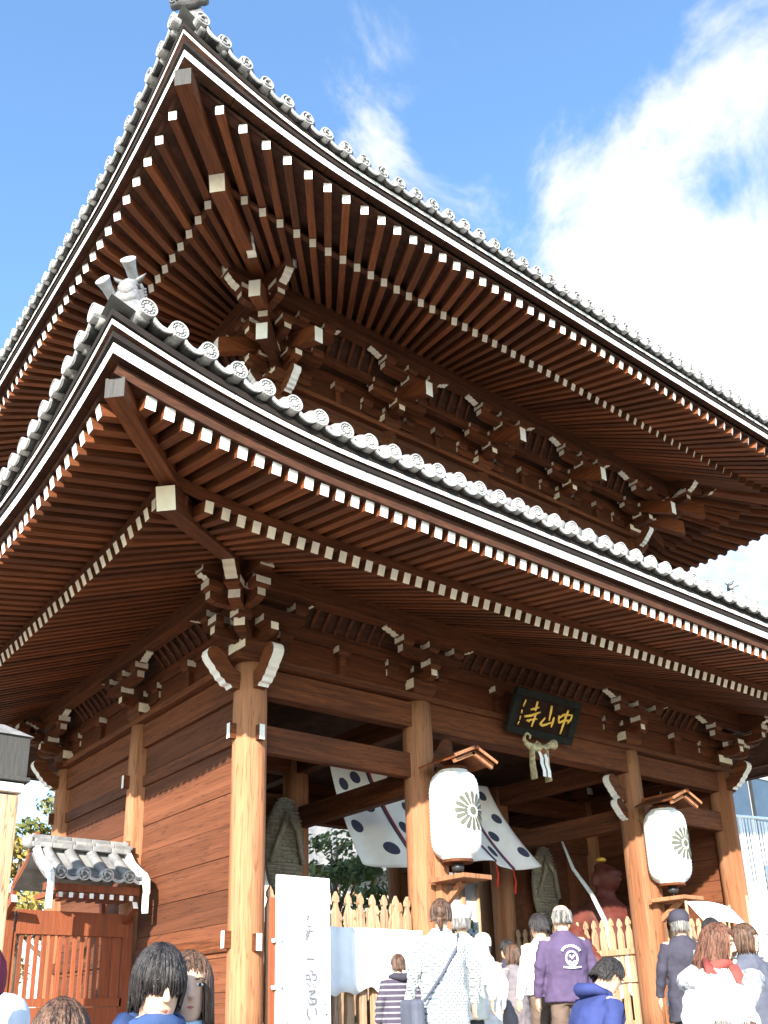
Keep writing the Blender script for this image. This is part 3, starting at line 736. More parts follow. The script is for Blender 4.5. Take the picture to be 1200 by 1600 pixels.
# gable crown of the upper roof: main ridge and gable walls
ztop = 11.66+2.6
m = MB(); xr = 5.5
for x in (4.4, LX-4.4): m.add([(x, 4.4, ztop-.05), (x, LY-4.4, ztop-.05), (x, YM, ztop+1.0)], [(0,1,2)])
m.add([(4.4-.3, 4.4-.1, ztop-.1), (LX-4.4+.3, 4.4-.1, ztop-.1), (LX-4.4+.3, YM, ztop+1.0), (4.4-.3, YM, ztop+1.0)], [(0,1,2,3)])
m.add([(4.4-.3, LY-4.3, ztop-.1), (LX-4.1, LY-4.3, ztop-.1), (LX-4.1, YM, ztop+1.0), (4.1, YM, ztop+1.0)], [(3,2,1,0)])
m.build('roof_crown', ['tile'], upper)
m = MB(); m.box((XM, YM, ztop+1.15), (LX-8.2, .36, .5)); m.build('main_ridge', ['tile'], upper, bevel=.05)
# ------------------------------------------------------------------ ridge ornaments
def hip_ridge(parent, x, y, dx, dy, pts):
    m = MB(); P = [Vector((x+dx*d_, y+dy*d_, z)) for d_, z in pts]
    for off, r in ((0, (.10, .16)), (.14, (.07, .12)), (.24, (.085, .085))):
        m.tube([p+Vector((0,0,off)) for p in P], [r]*len(P), 8, 0, up=(0,0,1))
    m.build('hip_ridge', ['tile'], parent, True)
mat('tile_mask', (.085,.085,.09), .55, .3, 9, (1,1,1), .3, 30, (.15,.148,.14), .5, .1, spec=.4)
def ridge_mask(parent, p, ang, sc=1.0):
    """demon-mask ridge end: plate with scrolls, horns, brow, eyes, nose, teeth and flared round tiles; faces local -y"""
    m = MB()
    out_ = []
    half = [(0,.40),(.10,.39),(.16,.33),(.20,.25),(.21,.14),(.24,.05),(.31,-.02),(.37,-.10),(.36,-.18),(.29,-.21),(.21,-.19),(.12,-.23),(0,-.24)]
    prof = half+[(-x, z) for x, z in half[1:-1]][::-1]
    m.prism([(x*sc, z*sc) for x, z in prof], -.02*sc, .10*sc, None, 0)
    S = lambda q: tuple(a*sc for a in q)
    for sg in (-1, 1):
        m.tube([S((sg*.07,-.02,.27)), S((sg*.13,-.05,.33)), S((sg*.20,-.07,.36)), S((sg*.25,-.06,.43))], [.045*sc,.04*sc,.028*sc,.004*sc], 7)       # horns
        m.ell(S((sg*.085,-.05,.17)), S((.055,.05,.045)), 8, 6)                                                                                       # eyes
        m.tube([S((sg*.02,-.08,.21)), S((sg*.09,-.10,.245)), S((sg*.17,-.05,.21))], [.03*sc,.035*sc,.015*sc], 7)                                      # brow
        m.ell(S((sg*.12,-.05,.05)), S((.06,.06,.06)), 8, 6)                                                                                          # cheek
        m.tube([S((sg*.075,-.09,-.03)), S((sg*.08,-.10,-.075)), S((sg*.085,-.09,-.10))], [.018*sc,.016*sc,.003*sc], 6)                                # fangs
        for k in range(5): m.ell(S((sg*(.245+.008*k),-.03,.16-.055*k)), S((.022,.02,.022)), 6, 5)                                                     # beads
        pts = []
        for k in range(12):
            t = k*.55; r = .085*(1-k/14); pts.append(S((sg*(.30-r*cos(t)), -.03, -.12+r*sin(t))))
        m.tube(pts, [.022*sc]*12, 6)                                                                                                                 # scrolls
    m.ell(S((0,-.10,.09)), S((.05,.06,.055)), 8, 6); m.box(S((0,-.07,-.02)), S((.22,.07,.04))); m.box(S((0,-.06,-.085)), S((.20,.06,.03)))
    for k in range(6): m.box(S((-.08+.032*k,-.105,-.035)), S((.022,.02,.035)))
    o = place('ridge_mask', m.mesh('ridge_mask', ['tile_mask'], True), parent, p, ang)
    # flared round tiles
    prof = [(.085,.0),(.078,.12),(.085,.24),(.105,.33),(.12,.36),(.118,.375),(.10,.372),(.09,.36),(.001,.36)]
    for base, tilt, az in (((0,.16,.46), 62, 0), ((-.26,.10,.10), 66, -14)):
        m = MB(); M = Matrix.Translation(S(base)) @ Matrix.Rotation(radians(az), 4, 'Z') @ Matrix.Rotation(radians(tilt), 4, 'X')
        m.lathe([(r*sc, z*sc) for r, z in prof], 18, M=M); m.build('ridge_end_tile', ['tile_lit'], o, True)
    return o
for roof, tab, v0, z0, hpts, sc in ((lower, LOWUP, -.84, 7.50, [(-.90,7.36),(-.5,7.34),(.3,7.68),(1.2,8.32),(2.45,9.30)], .60), (upper, UPUP, -.14, 12.82, [(-.1,12.62),(.4,12.55),(1.5,12.78),(3.0,13.5),(4.3,14.3)], .62)):
    for x, y, dx, dy, ang in ((0,0,1,1,-45), (LX,0,-1,1,45), (0,LY,1,-1,-135)):
        hip_ridge(roof, x, y, dx, dy, hpts)
        ridge_mask(roof, (x+dx*v0, y+dy*v0, z0), radians(ang), sc)
# second, taller ridge end where the lower hip meets the balcony
ridge_mask(lower, (LX-1.75, 1.75, 9.42), radians(45), .45); ridge_mask(lower, (1.75, 1.75, 9.35), radians(-45), .5)

# ------------------------------------------------------------------ name plaque
plq = empty('name_plaque', 'dark hanging name plaque with three gold brushed characters, above the passage', 'plaque', (7.29, 1.91, 5.84))
plq.rotation_euler = (radians(26.5), 0, 0); plq.scale = (.90, .90, .90)          # local x right, z up along the leaning board
m = MB(); m.box((0, .02, 0), (1.30, .05, .52)); m.build('board', ['plaque_red'], plq)
for nm, c, dd in (('t', (0,0,.325), (1.62,.09,.13)), ('b', (0,0,-.325), (1.62,.09,.13))):
    m = MB(); m.box(c, dd); m.build('frame', ['plaque_frame'], plq, bevel=.015)
for sg in (-1, 1):
    m = MB(); m.box((sg*.73, 0, 0), (.16, .088, .52)); m.build('frame', ['plaque_frame'], plq, bevel=.015)
def brush(name, strokes, mt, parent, conv, y=-.02, th=.02):
    """thick brush strokes as flat raised ribbons with round ends; strokes: [(points, width)]"""
    m = MB()
    for si, (pts, w) in enumerate(strokes):
        P = [conv(*p) for p in pts]; Q = []
        for a, b in zip(P, P[1:]):
            for k in range(4): Q.append((a[0]+(b[0]-a[0])*k/4, a[1]+(b[1]-a[1])*k/4))
        Q.append(P[-1]); n = len(Q)
        ws = [w*(.55+.45*sin(pi*min(1, .18+.8*i/(n-1)))) for i in range(n)]
        yy = y-.0012*si
        m.tube([(q[0], yy, q[1]) for q in Q], [(th/2, ww/2) for ww in ws], 8, 0, up=(0,1,0))
    return m.build(name, [mt], parent, True)
def cz(x, y):   # traced plaque coordinates -> board metres
    # corners: TL(330,230) TR(975,400) BR(850,850) BL(160,665)
    # affine from x axis (645,170)->1.62 and z axis (-150,440)->-.78
    dx, dy = x-330, y-230
    det = 645*440-170*(-150); a = (dx*440-dy*(-150))/det; b = (645*dy-170*dx)/det
    return (-.81+1.62*a, .39-.78*b)
brush('character', [([(722,522),(712,600)], .05), ([(724,548),(770,518),(862,522)], .05), ([(862,522),(838,572),(800,608)], .05), ([(712,600),(760,578),(828,576)], .045), ([(822,472),(790,540),(760,612),(718,712)], .06)], 'gold', plq, cz)
brush('character', [([(655,425),(640,490),(615,575)], .055), ([(578,545),(522,605),(545,622),(590,612),(640,592)], .05), ([(668,540),(652,590),(630,642)], .055)], 'gold', plq, cz)
brush('character', [([(515,380),(500,430),(485,478)], .05), ([(440,462),(525,440)], .045), ([(372,528),(440,520),(535,488)], .05), ([(388,572),(430,562),(495,556)], .04), ([(488,500),(465,560),(432,632)], .05), ([(400,560),(415,585)], .035)], 'gold', plq, cz)
brush('signature', [([(332,390),(312,445)], .03), ([(402,362),(368,432)], .03), ([(355,462),(345,498)], .03), ([(335,520),(322,562)], .028), ([(318,572),(298,606)], .028)], 'gold', plq, cz)

# ------------------------------------------------------------------ straw rope with paper streamers below the plaque
rp = empty('straw_rope', 'twisted straw rope with zigzag white paper streamers, under the name plaque', 'rope', (7.02, 1.85, 5.33)); rp.scale = (.88, .88, .88)
m = MB()
pts = [(-.30,0,.12),(-.33,0,.05),(-.28,0,-.02),(-.18,0,-.06),(-.02,-.02,-.07),(.14,0,-.04),(.26,0,.02)]
m.tube(pts, [.02,.03,.045,.06,.07,.055,.05], 10); m.build('rope', ['rope'], rp, True)
m = MB(); m.tube([(.26,0,.02),(.36,0,.06),(.42,0,.07)], [.05,.075,.09], 10); m.build('rope_tassel', ['rope'], rp, True)
m = MB(); m.tube([(-.30,0,.12),(-.24,0,.17),(-.16,0,.13),(-.20,0,.08)], .02, 8); m.tube([(-.08,0,-.02),(-.02,0,.05),(.06,0,.02),(.08,0,-.03)], .018, 8); m.build('rope_loop', ['rope'], rp, True)
m = MB(); m.ell((.06,-.06,-.12), (.055,.05,.055), 10, 8); m.build('orange_fruit', ['redwood'], rp, True)
for k, x in enumerate((-.02, .10)):
    m = MB(); z = -.12; xx = x
    for q in range(4):
        sx = .06 if q % 2 == 0 else -.03
        m.add([(xx-.04,-.04-.01*q,z),(xx+.04,-.04-.01*q,z),(xx+.04+sx*.6,-.05-.01*q,z-.12),(xx-.04+sx*.6,-.05-.01*q,z-.12)], [(0,1,2,3)]); xx += sx*.6; z -= .11
    o = m.build('paper_streamer', ['paper'], rp); so_ = o.modifiers.new('t', 'SOLIDIFY'); so_.thickness = .003
for x in (-.15, .20):
    m = MB(); m.tube([(x,0,-.08),(x-.02,.0,-.35),(x,0,-.62)], [(.02,.06),(.02,.07),(.015,.08)], 8); m.build('straw_bundle', ['rope'], rp, True)

# ------------------------------------------------------------------ lanterns
def lantern(x, label):
    L = empty('paper_lantern', label, 'lantern', (x, 1.72, 4.03), group='paper lanterns in front of the pillars')
    m = MB(); prof = []; n = 46; Rr, H = .335, 1.19
    for i in range(n+1):
        t = -1+2*i/n
        r = Rr*(1-abs(t)**7*.42); r *= 1+.014*(1 if i % 2 else -1)
        prof.append((r, H/2*t*.985))
    m.lathe([(.20,-H/2)]+prof+[(.20,H/2)], 36, caps=True); m.build('paper_body', ['paper'], L, True)
    for z in (-H/2-.03, H/2+.03):
        m = MB(); m.lathe([(.19,-.025),(.205,-.02),(.205,.02),(.19,.025)], 24, (0,0,z*.985)); m.build('end_ring', ['wood_x'], L)
    m = MB(); m.lathe([(.07,-.05),(.085,0),(.07,.05)], 16, (0,0,-H/2-.10)); m.build('base_cup', ['black_metal'], L, True)
    m = MB(); m.tube([(0,0,H/2+.06),(0,0,H/2+.30)], .012, 6); m.tube([(0,0,-H/2-.15),(.03,-.01,-H/2-.42)], .010, 6); m.build('hanging_cord', ['black_metal'], L)
    # chrysanthemum crest: sixteen petals round a centre, on the front
    crest = None
    for k in range(16):
        t0 = 2*pi*k/16; m = MB(); pts = []
        prof = [(.075,.0),(.10,.016),(.15,.020),(.20,.028),(.235,.029),(.255,.019),(.262,.0)]
        out2 = [(r, w) for r, w in prof]+[(r, -w) for r, w in prof[-2:0:-1]]
        v = []
        for r, w in out2:
            a = t0+atan2(w, r); rr = sqrt(r*r+w*w); ux, uz = rr*cos(a), rr*sin(a); th = ux/Rr
            v.append((sin(th)*(Rr+.014), -cos(th)*(Rr+.014), uz))
        m.add(v, [tuple(range(len(v)))[::-1]]); m.build('crest_petal', ['crest'], L)
    m = MB(); v = []
    for k in range(14):
        a = 2*pi*k/14; ux, uz = .055*cos(a), .055*sin(a); th = ux/Rr; v.append((sin(th)*(Rr+.014), -cos(th)*(Rr+.014), uz))
    m.add(v, [tuple(range(14))[::-1]]); m.build('crest_centre', ['crest'], L)
    return L
mat('crest', (.10,.105,.085), .8, .1, 10)
lantern(5.13, 'white paper lantern with chrysanthemum crest, nearer the tall white signboard'); lantern(9.75, 'white paper lantern with chrysanthemum crest, beside the right-hand niche of the gate')
def lantern_frame(x, label):
    F = empty('lantern_bracket', label, 'bracket', (x, 2.02, PZ), group='wooden lantern brackets on pillars')
    m = MB(); m.box((.02, .0, 1.72), (.16, .11, 3.44)); m.build('post', ['wood_z'], F, bevel=.006)
    m = MB(); m.box((.02, -.34, 2.20), (.50, .66, .06)); m.build('shelf', ['wood_z'], F, bevel=.006)
    m = MB(); m.beam((.02,-.02,1.9), (.02,-.40,2.16), .07, .08); m.build('brace', ['wood_z'], F)
    # small gabled roof over the lantern, ridge running outwards
    for sg in (-1, 1):
        m = MB(); m.beam((0,-.92,3.83), (0,.0,3.83), .05, .05); 
        M = Matrix.Translation((sg*.18, -.40, 3.77)) @ Matrix.Rotation(sg*radians(24), 4, 'Y')
        m2 = MB(); m2.box((0,0,0), (.40,.70,.025), 0, M); m2.build('roof_board', ['wood_y'], F)
        m3 = MB(); m3.box((0,-.40,.02), (.42,.02,.04), 0, M); m3.build('barge_board', ['wood_z'], F)
        m4 = MB(); m4.box((0,-.33,-.05), (.40,.04,.045), 0, M); m4.build('roof_rafter', ['wood_z'], F)
    m = MB(); m.box((0,-.40,3.86), (.06,.86,.05)); m.build('roof_ridge', ['wood_y'], F)
lantern_frame(5.10, 'wooden shelf bracket with tiny gabled roof, holding the nearer lantern'); lantern_frame(9.72, 'wooden shelf bracket with tiny gabled roof, holding the farther lantern')

# ------------------------------------------------------------------ curtain blowing in the passage
cur = empty('temple_curtain', 'white cloth curtain with navy dots and red cords blowing in the passage', 'curtain', (7.0, 4.5, 5.4))
def CP(u, w):
    x = 5.05+3.5*u+(.62+.55*u)*w*w*.6+(.62+.55*u)*w*.4
    z = 5.42-(1.62-.30*u*u+.07*sin(u*9))*w
    y = 4.5-.45*w*sin(pi*min(1, u*.9+.1))+.10*sin(u*17+w*1.2)*(.25+w)+.05*sin(u*31)*w
    return Vector((x-7.0, y-4.5, z-5.4))
m = MB(); m.grid(CP, 70, 30); o = m.build('cloth', ['cloth_white'], cur, True); sd = o.modifiers.new('t', 'SOLIDIFY'); sd.thickness = .006
def CN(u, w):
    a = CP(u+.004, w)-CP(u-.004, w); b = CP(u, w+.004)-CP(u, w-.004); n = a.cross(b).normalized(); return n if n.y < 0 else -n
for p in range(5):
    for (du, w0) in ((.05, .22), (.13, .42), (.05, .62), (.13, .82), (.12, .14)):
        u0 = p*.2+du+.01; m = MB(); v = [CP(u0, w0)+CN(u0, w0)*.012]
        for k in range(18):
            a = 2*pi*k/18; uu = u0+.025*cos(a); ww = w0+.060*sin(a); v.append(CP(uu, ww)+CN(uu, ww)*.010)
        m.add(v, [(0, 1+(k+1) % 18, 1+k) for k in range(18)]); m.build('printed_dot', ['navy_dye'], cur, True)
for p in range(1, 5):
    for off, mt in ((0, 'navy_dye'), (.011, 'red_dye')):
        m = MB(); m.tube([CP(p*.2+off, w/14)+CN(p*.2+off, min(.99, w/14))*.012 for w in range(15)], .021, 6); m.build('stripe', [mt], cur, True)
    b = CP(p*.2, 1); m = MB(); m.tube([b, b+Vector((.03,-.02,-.22)), b+Vector((-.01,-.01,-.42))], [.010,.018,.026], 6); m.build('cord', ['cord_red'], cur, True)

# ------------------------------------------------------------------ fences with pointed pickets
def picket_mesh():
    m = MB(); w, t = .052, .045; z1 = 2.0
    prof = [(-w,0),(w,0),(w,z1-.26),(w*.42,z1-.17),(w*.38,z1-.145),(w*.80,z1-.12),(w*.74,z1-.07),(0,z1),(-w*.74,z1-.07),(-w*.80,z1-.12),(-w*.38,z1-.145),(-w*.42,z1-.17),(-w,z1-.26)]
    m.prism(prof, -t/2, t/2); return m.mesh('picket', ['palewood'])
PK = picket_mesh()
def fence(p0, p1, label, n, zt=3.0):
    p0 = Vector(p0); p1 = Vector(p1); d = p1-p0; L = d.length; ang = atan2(d.y, d.x)
    F = empty('picket_fence', label, 'fence', (p0.x, p0.y, zt-2.0), ang, 'picket fences of the niches')
    for k in range(n): place('picket', PK, F, (L*(k+.5)/n, 0, R.uniform(-.012, .012)))
    for z in (.35, 1.02, 1.45):
        m = MB(); m.box((L/2, .045, z), (L, .04, .09)); m.build('rail', ['palewood'], F)
    return F
fence((2.52, 2.30), (4.82, 2.30), 'pale picket fence across the near niche, behind the white signboard', 12)
fence((9.73, 2.55), (9.73, 5.2), 'pale picket fence running along the right side of the passage', 15)
fence((9.95, 2.30), (12.25, 2.30), 'pale picket fence across the far right-hand niche', 12)
fence((5.03, 5.2), (5.03, 2.55), 'pale picket fence along the left side of the passage', 15)
# white cloths hung on the fences
def hung(p0, p1, z0, z1, label, offs=.06):
    p0 = Vector(p0); p1 = Vector(p1); d = p1-p0; L = d.length; n = Vector((d.y, -d.x)).normalized()
    def f(u, w):
        q = p0+d*u; k = offs+.022*sin(u*L*22)+.015*sin(u*L*9+1); zz = z1+(z0-z1)*w-(.03*sin(u*L*7)+.03*sin(u*L*17))*w
        return (q.x+n.x*k, q.y+n.y*k, zz)
    m = MB(); m.grid(f, 60, 6); o = m.build('hung_cloth', ['cloth_white'], None, True, label=label, category='cloth', group='white cloths tied on the fences'); s_ = o.modifiers.new('t', 'SOLIDIFY'); s_.thickness = .008
hung((3.35, 2.26), (4.85, 2.26), 1.80, 2.56, 'white cloth tied across the near picket fence, beside the signboard')
hung((9.69, 4.2), (9.69, 2.55), 1.75, 2.50, 'white cloth tied on the passage fence, next to the third pillar', -.06)

# ------------------------------------------------------------------ signboard
SB = empty('signboard', 'tall white signboard with faint vertical brush writing, beside the corner pillar', 'signboard', (2.56, 1.5, TZ))
SB.rotation_euler = (0, 0, radians(0))
SW = .70
m = MB(); m.box((0, 0, 1.15), (SW, .05, 2.12)); m.build('board', ['paper'], SB, bevel=.012)
for x in (-SW/2-.035, ):
    m = MB(); m.box((x, .03, .98), (.05, .05, 1.96)); m.build('post', ['redwood'], SB)
    for z in (1.02, 1.50):
        m = MB(); m.tube([(x-.03,-.02,z),(x+.05,-.035,z+.01),(x+.09,-.03,z)], .022, 6); m.build('tie', ['cloth_white'], SB, True)
m = MB(); m.box((SW/2-.08, .06, .6), (.05,.05,1.2)); m.build('post', ['redwood'], SB)
def cs(x, y): return ((x-335)/545*SW, 2.21-(y-95)/545*SW*1.0)
ST = [[(345,320),(385,320)],[(350,345),(380,345)],[(365,372),(375,395)],[(350,430),(380,435),(355,460),(390,465)],[(355,518),(408,518)],[(345,545),(365,560),(340,600)],[(370,556),(420,560)],[(385,530),(375,580),(350,610),(380,600)],[(335,620),(365,625)],
      [(350,745),(365,760)],[(340,785),(430,785)],[(380,785),(380,800)],[(380,880),(410,885),(400,920)],[(340,915),(375,915),(375,950),(340,950),(340,915)],[(380,930),(380,975)],[(405,910),(440,910),(440,955),(405,955)],[(345,975),(385,1010)],[(400,975),(435,1020)],
      [(355,1045),(435,1040)],[(430,1045),(355,1090)],[(365,1100),(440,1105),(430,1145),(365,1150),(360,1105)],[(385,1120),(405,1130)],[(345,1170),(345,1230),(365,1270),(385,1240)],[(425,1170),(440,1240)],
      [(375,1305),(415,1310)],[(355,1320),(410,1325),(405,1390),(360,1380),(355,1320)],[(360,1350),(405,1355)],[(360,1445),(430,1445)],[(385,1430),(380,1500)],[(405,1435),(400,1505)],[(365,1475),(425,1480)]]
SS = [[(515,595),(535,600),(550,620)],[(530,945),(560,945),(560,1000),(530,1000),(530,945)],[(545,1045),(535,1070),(560,1090)],[(550,1125),(545,1185)],[(535,1150),(565,1160)],[(530,1225),(575,1235)],[(550,1220),(540,1270)],[(555,1240),(575,1270)],[(530,1320),(575,1320)],[(540,1358),(565,1360)],[(160,1075),(160,1095)],[(160,1275),(160,1305)]]
brush('writing', [(q, .020) for q in ST], 'ink_faint', SB, cs, -.0245, .004); brush('writing', [(q, .013) for q in SS], 'ink_faint', SB, cs, -.0245, .004)

# ------------------------------------------------------------------ niches: straw sandals, guardian
def sandal(loc, rz, label, sc=1.0):
    S_ = empty('straw_sandal', label, 'sandal', loc, rz, 'giant straw sandals hung in the gate')
    m = MB(); prof = []
    n = 22
    for i in range(n):
        t = 2*pi*i/n; x = .36*sin(t)*(1 if cos(t) < 0 else 1-.12*cos(t)); z = .82*cos(t); prof.append((x*sc, z*sc))
    m.prism(prof, -.05*sc, .05*sc); m.build('sole', ['straw'], S_, bevel=.03)
    for k in range(26):
        z = (-.75+.06*k)*sc; hw = .35*sqrt(max(0, 1-(z/sc/.84)**2))*sc*R.uniform(.94,1.0)
        m = MB(); m.tube([(-hw,-.045*sc,z),(-hw*.3,-.062*sc,z+R.uniform(-.02,.02)),(hw*.4,-.06*sc,z+R.uniform(-.02,.02)),(hw,-.045*sc,z)], .022*sc, 6); m.build('braid', ['straw'], S_, True)
    for sg in (-1, 1):
        m = MB(); m.tube([(0,-.09*sc,.55*sc),(sg*.14*sc,-.17*sc,.25*sc),(sg*.30*sc,-.09*sc,-.25*sc)], .045*sc, 8); m.build('strap', ['straw'], S_, True)
sandal((4.60, 5.10, 4.05), 0, 'giant straw sandal hanging in the near niche, above the signboard'); sandal((10.55, 5.10, 3.85), 0, 'giant straw sandal hanging beside the red guardian figure', .95)
# red guardian figure in the right niche
G = empty('guardian_statue', 'dark red wooden guardian figure standing in the shadowed right niche', 'statue', (10.75, 3.9, PZ)); G.scale = (1.5, 1.4, 1.24)
m = MB()
m.tube([(0,0,.5),(0,0,.9),(0,-.02,1.4),(0,-.02,1.75),(0,0,1.98)], [(.30,.24),(.34,.26),(.42,.30),(.52,.27),(.26,.18)], 16, up=(1,0,0))
m.tube([(0,0,1.85),(0,-.04,2.15)], [.20,.12], 12)
m.ell((0,-.08,2.30), (.17,.19,.21), 16, 12); m.ell((0,-.02,2.49), (.10,.10,.06), 10, 8); m.ell((0,-.20,2.20), (.08,.07,.035), 8, 6); m.tube([(-.13,-.21,2.40),(0,-.27,2.37),(.13,-.21,2.40)], [.02,.035,.02], 6)
m.ell((0,-.27,2.27), (.045,.05,.05), 8, 6)
for sg in (-1, 1): m.ell((sg*.075,-.235,2.36), (.055,.04,.03), 8, 6); m.ell((sg*.17,-.03,2.26), (.04,.06,.10), 8, 6)
m.tube([(-.42,0,1.75),(-.66,-.12,1.45),(-.70,-.36,1.18)], [.15,.13,.09], 10); m.tube([(.42,0,1.75),(.74,-.05,1.98),(.72,-.15,2.35)], [.15,.13,.09], 10)
m.ell((-.70,-.42,1.10), (.10,.10,.12), 10, 8); m.ell((.72,-.18,2.46), (.10,.10,.12), 10, 8)
m.tube([(-.18,0,.9),(-.24,-.05,.45),(-.26,0,0)], [.19,.15,.12], 10); m.tube([(.18,0,.9),(.26,-.05,.45),(.30,0,0)], [.19,.15,.12], 10)
o = m.build('body', ['statue_red'], G, True); rm = o.modifiers.new('r', 'REMESH'); rm.mode = 'VOXEL'; rm.voxel_size = .03; rm.use_smooth_shade = True
m = MB(); m.tube([(-.30,-.3,.6),(-.42,-.42,1.1),(-.48,-.42,1.6),(-.62,-.36,2.0),(-.78,-.25,2.35),(-.82,-.15,2.75)], [(.015,.05),(.015,.05),(.015,.045),(.015,.04),(.015,.03),(.01,.015)], 8, up=(0,1,0)); m.build('scarf', ['statue_grey'], G, True)
m = MB(); m.lathe([(.05,0),(.07,.03),(.04,.06),(.001,.07)], 10, (0,-.03,2.56)); m.build('topknot_band', ['gold'], G, True)
m = MB(); m.box((10.75-10.75, 0, 0), (1.4, 1.0, .5)); m.build('plinth', ['stone'], G, loc=(0,0,-.2))
# partition boards behind the guardian niches
for x0, x1 in ((10.0, 12.3),):
    m = MB(); 
    for k in range(10): 
        q = MB(); q.box(((x0+(x1-x0)*(k+.5)/10), 5.43, 3.0), ((x1-x0)/10-.006, .05, 4.0)); q.build('plank', ['plank'], gate)

# ------------------------------------------------------------------ little roofed wing wall on the left
WG = empty('wing_wall', 'small tiled and latticed wing wall with white barge boards, against the gate side', 'wall', (0.5, 5.0, TZ))
def wp(x, y, z): return (x-.5, y-5.0, z-TZ)
yr, zr_, ye, ze = 5.20, 3.72, 4.55, 3.30
for sg in (-1, 1):
    m = MB()
    def f(u, w, sg=sg):
        y = yr+sg*(yr-ye)*w; z = zr_-(zr_-ze)*(w**.8); return wp(.70+1.33*u, y, z)
    m.grid(f, 2, 8); m.grid(lambda u, w: Vector(f(u, w))-Vector((0,0,.06)), 2, 8)
    for k in range(10):
        x = .72+.3125*k/2
    m.build('roof_slope', ['tile'], WG, True)
for k, x in enumerate((.88, 1.19, 1.50, 1.81)):
    for sg in (-1, 1):
        m = MB(); pts = [wp(x, yr+sg*(yr-ye)*w/6*1.02, zr_-(zr_-ze)*((w/6)**.8)+.035) for w in range(7)]; m.tube(pts, .075, 10); m.build('round_tile', ['tile'], WG, True)
    place('round_eave_tile', DISC['upper'], WG, wp(x, ye-.03, ze+.03))
for x in (1.035, 1.345, 1.655, 1.95): place('flat_eave_tile', LIP, WG, wp(x, ye-.02, ze-.005))
for k, (z, w, h) in enumerate(((3.76,.26,.07),(3.82,.20,.05),(3.87,.14,.06))):
    for q in range(5):
        m = MB(); m.box((0,0,0), (.27, w, h)); m.build('ridge_tile', ['tile'], WG, loc=wp(.80+.275*q+(.05 if k == 1 else 0), yr, z), bevel=.01)
m = MB(); m.lathe([(.09,-.05),(.10,0),(.06,.06),(.001,.07)], 12, M=Matrix.Translation(wp(.64,yr,3.80)) @ Matrix.Rotation(radians(-90),4,'Y')); m.build('ridge_end_tile', ['tile'], WG, True)
for x in (2.03, .74):
    prof = [(5.26,3.93),(5.17,3.90),(5.10,3.76),(4.92,3.60),(4.70,3.48),(4.52,3.40),(4.42,3.30),(4.40,3.12),(4.43,3.08),(4.43,2.86),(4.52,2.86),(4.52,3.08),(4.50,3.14),(4.53,3.24),(4.62,3.32),(4.80,3.40),(5.0,3.52),(5.16,3.68),(5.26,3.74)]
    m = MB(); M = Matrix(((0,1,0,x-.5),(1,0,0,-5.0),(0,0,1,-TZ),(0,0,0,1))); m.prism(prof, -.03, .03, M); m.build('barge_board', ['white'], WG, bevel=.006)
    m = MB(); prof2 = [(10.4-y, z) for y, z in prof]; m.prism(prof2, -.03, .03, M); m.build('barge_board', ['redwood'], WG, bevel=.006)
for k in range(9):
    m = MB(); m.box((0, .22, 0), (.055, .5, .065), 0, faces=[0,0,1,0,0,0]); m.build('small_rafter', ['redwood', 'white'], WG, loc=wp(.80+.137*k, 4.66, 3.065))
m = MB(); m.box((0,0,0), (1.28,.10,.10)); m.build('beam', ['redwood'], WG, loc=wp(1.38, 4.70, 3.16))
m = MB(); m.box((0,0,0), (1.5,.14,.30)); m.build('beam', ['redwood'], WG, loc=wp(1.28, 5.02, 2.74))
for x in (.42, 2.02):
    m = MB(); m.box((0,0,0), (.13,.13,2.0)); m.build('post', ['redwood'], WG, loc=wp(x, 5.02, 1.9))
    m = MB(); m.beam((0,0,0), (0,-.35,.18), .07, .1, 0, (None,1)); m.build('corbel', ['redwood','white'], WG, loc=wp(x-.06, 4.98, 2.80))
for k in range(12):
    m = MB(); m.box((0,0,0), (.045,.045,.82)); m.build('slat', ['redwood'], WG, loc=wp(.51+.1*k, 5.0, 2.20))
for k in range(2):
    m = MB(); m.box((0,0,0), (.13,.03,.82)); m.build('panel', ['redwood'], WG, loc=wp(1.74+.14*k, 5.0, 2.20))
for z, h in ((1.76,.10),(1.40,.60)):
    m = MB(); m.box((0,0,0), (1.48,.09 if h < .2 else .05,h)); m.build('rail', ['redwood'], WG, loc=wp(1.24, 5.0, z))

# ------------------------------------------------------------------ notice post at the left edge
NP = empty('notice_post', 'pale square post with grey hood darkened as if shaded, at the left edge', 'post', (-.38, 3.0, TZ))
m = MB(); m.box((-.10,0,1.52), (.44,.40,3.04)); m.build('post', ['palewood'], NP, bevel=.01)
m = MB(); m.box((-.10,-.01,3.12), (.50,.46,.10)); m.build('collar', ['white'], NP, bevel=.01)
m = MB(); m.box((-.12,0,3.44), (.58,.50,.50)); m.build('hood', ['grey_box'], NP, bevel=.01)
m = MB(); m.box((-.12,0,3.21), (.64,.56,.05)); m.build('hood_rim', ['grey_box'], NP, bevel=.008)
m = MB(); m.frust((-.12,0,3.69), (.64,.56), (.10,.10), .16); m.build('hood_roof', ['tile'], NP)

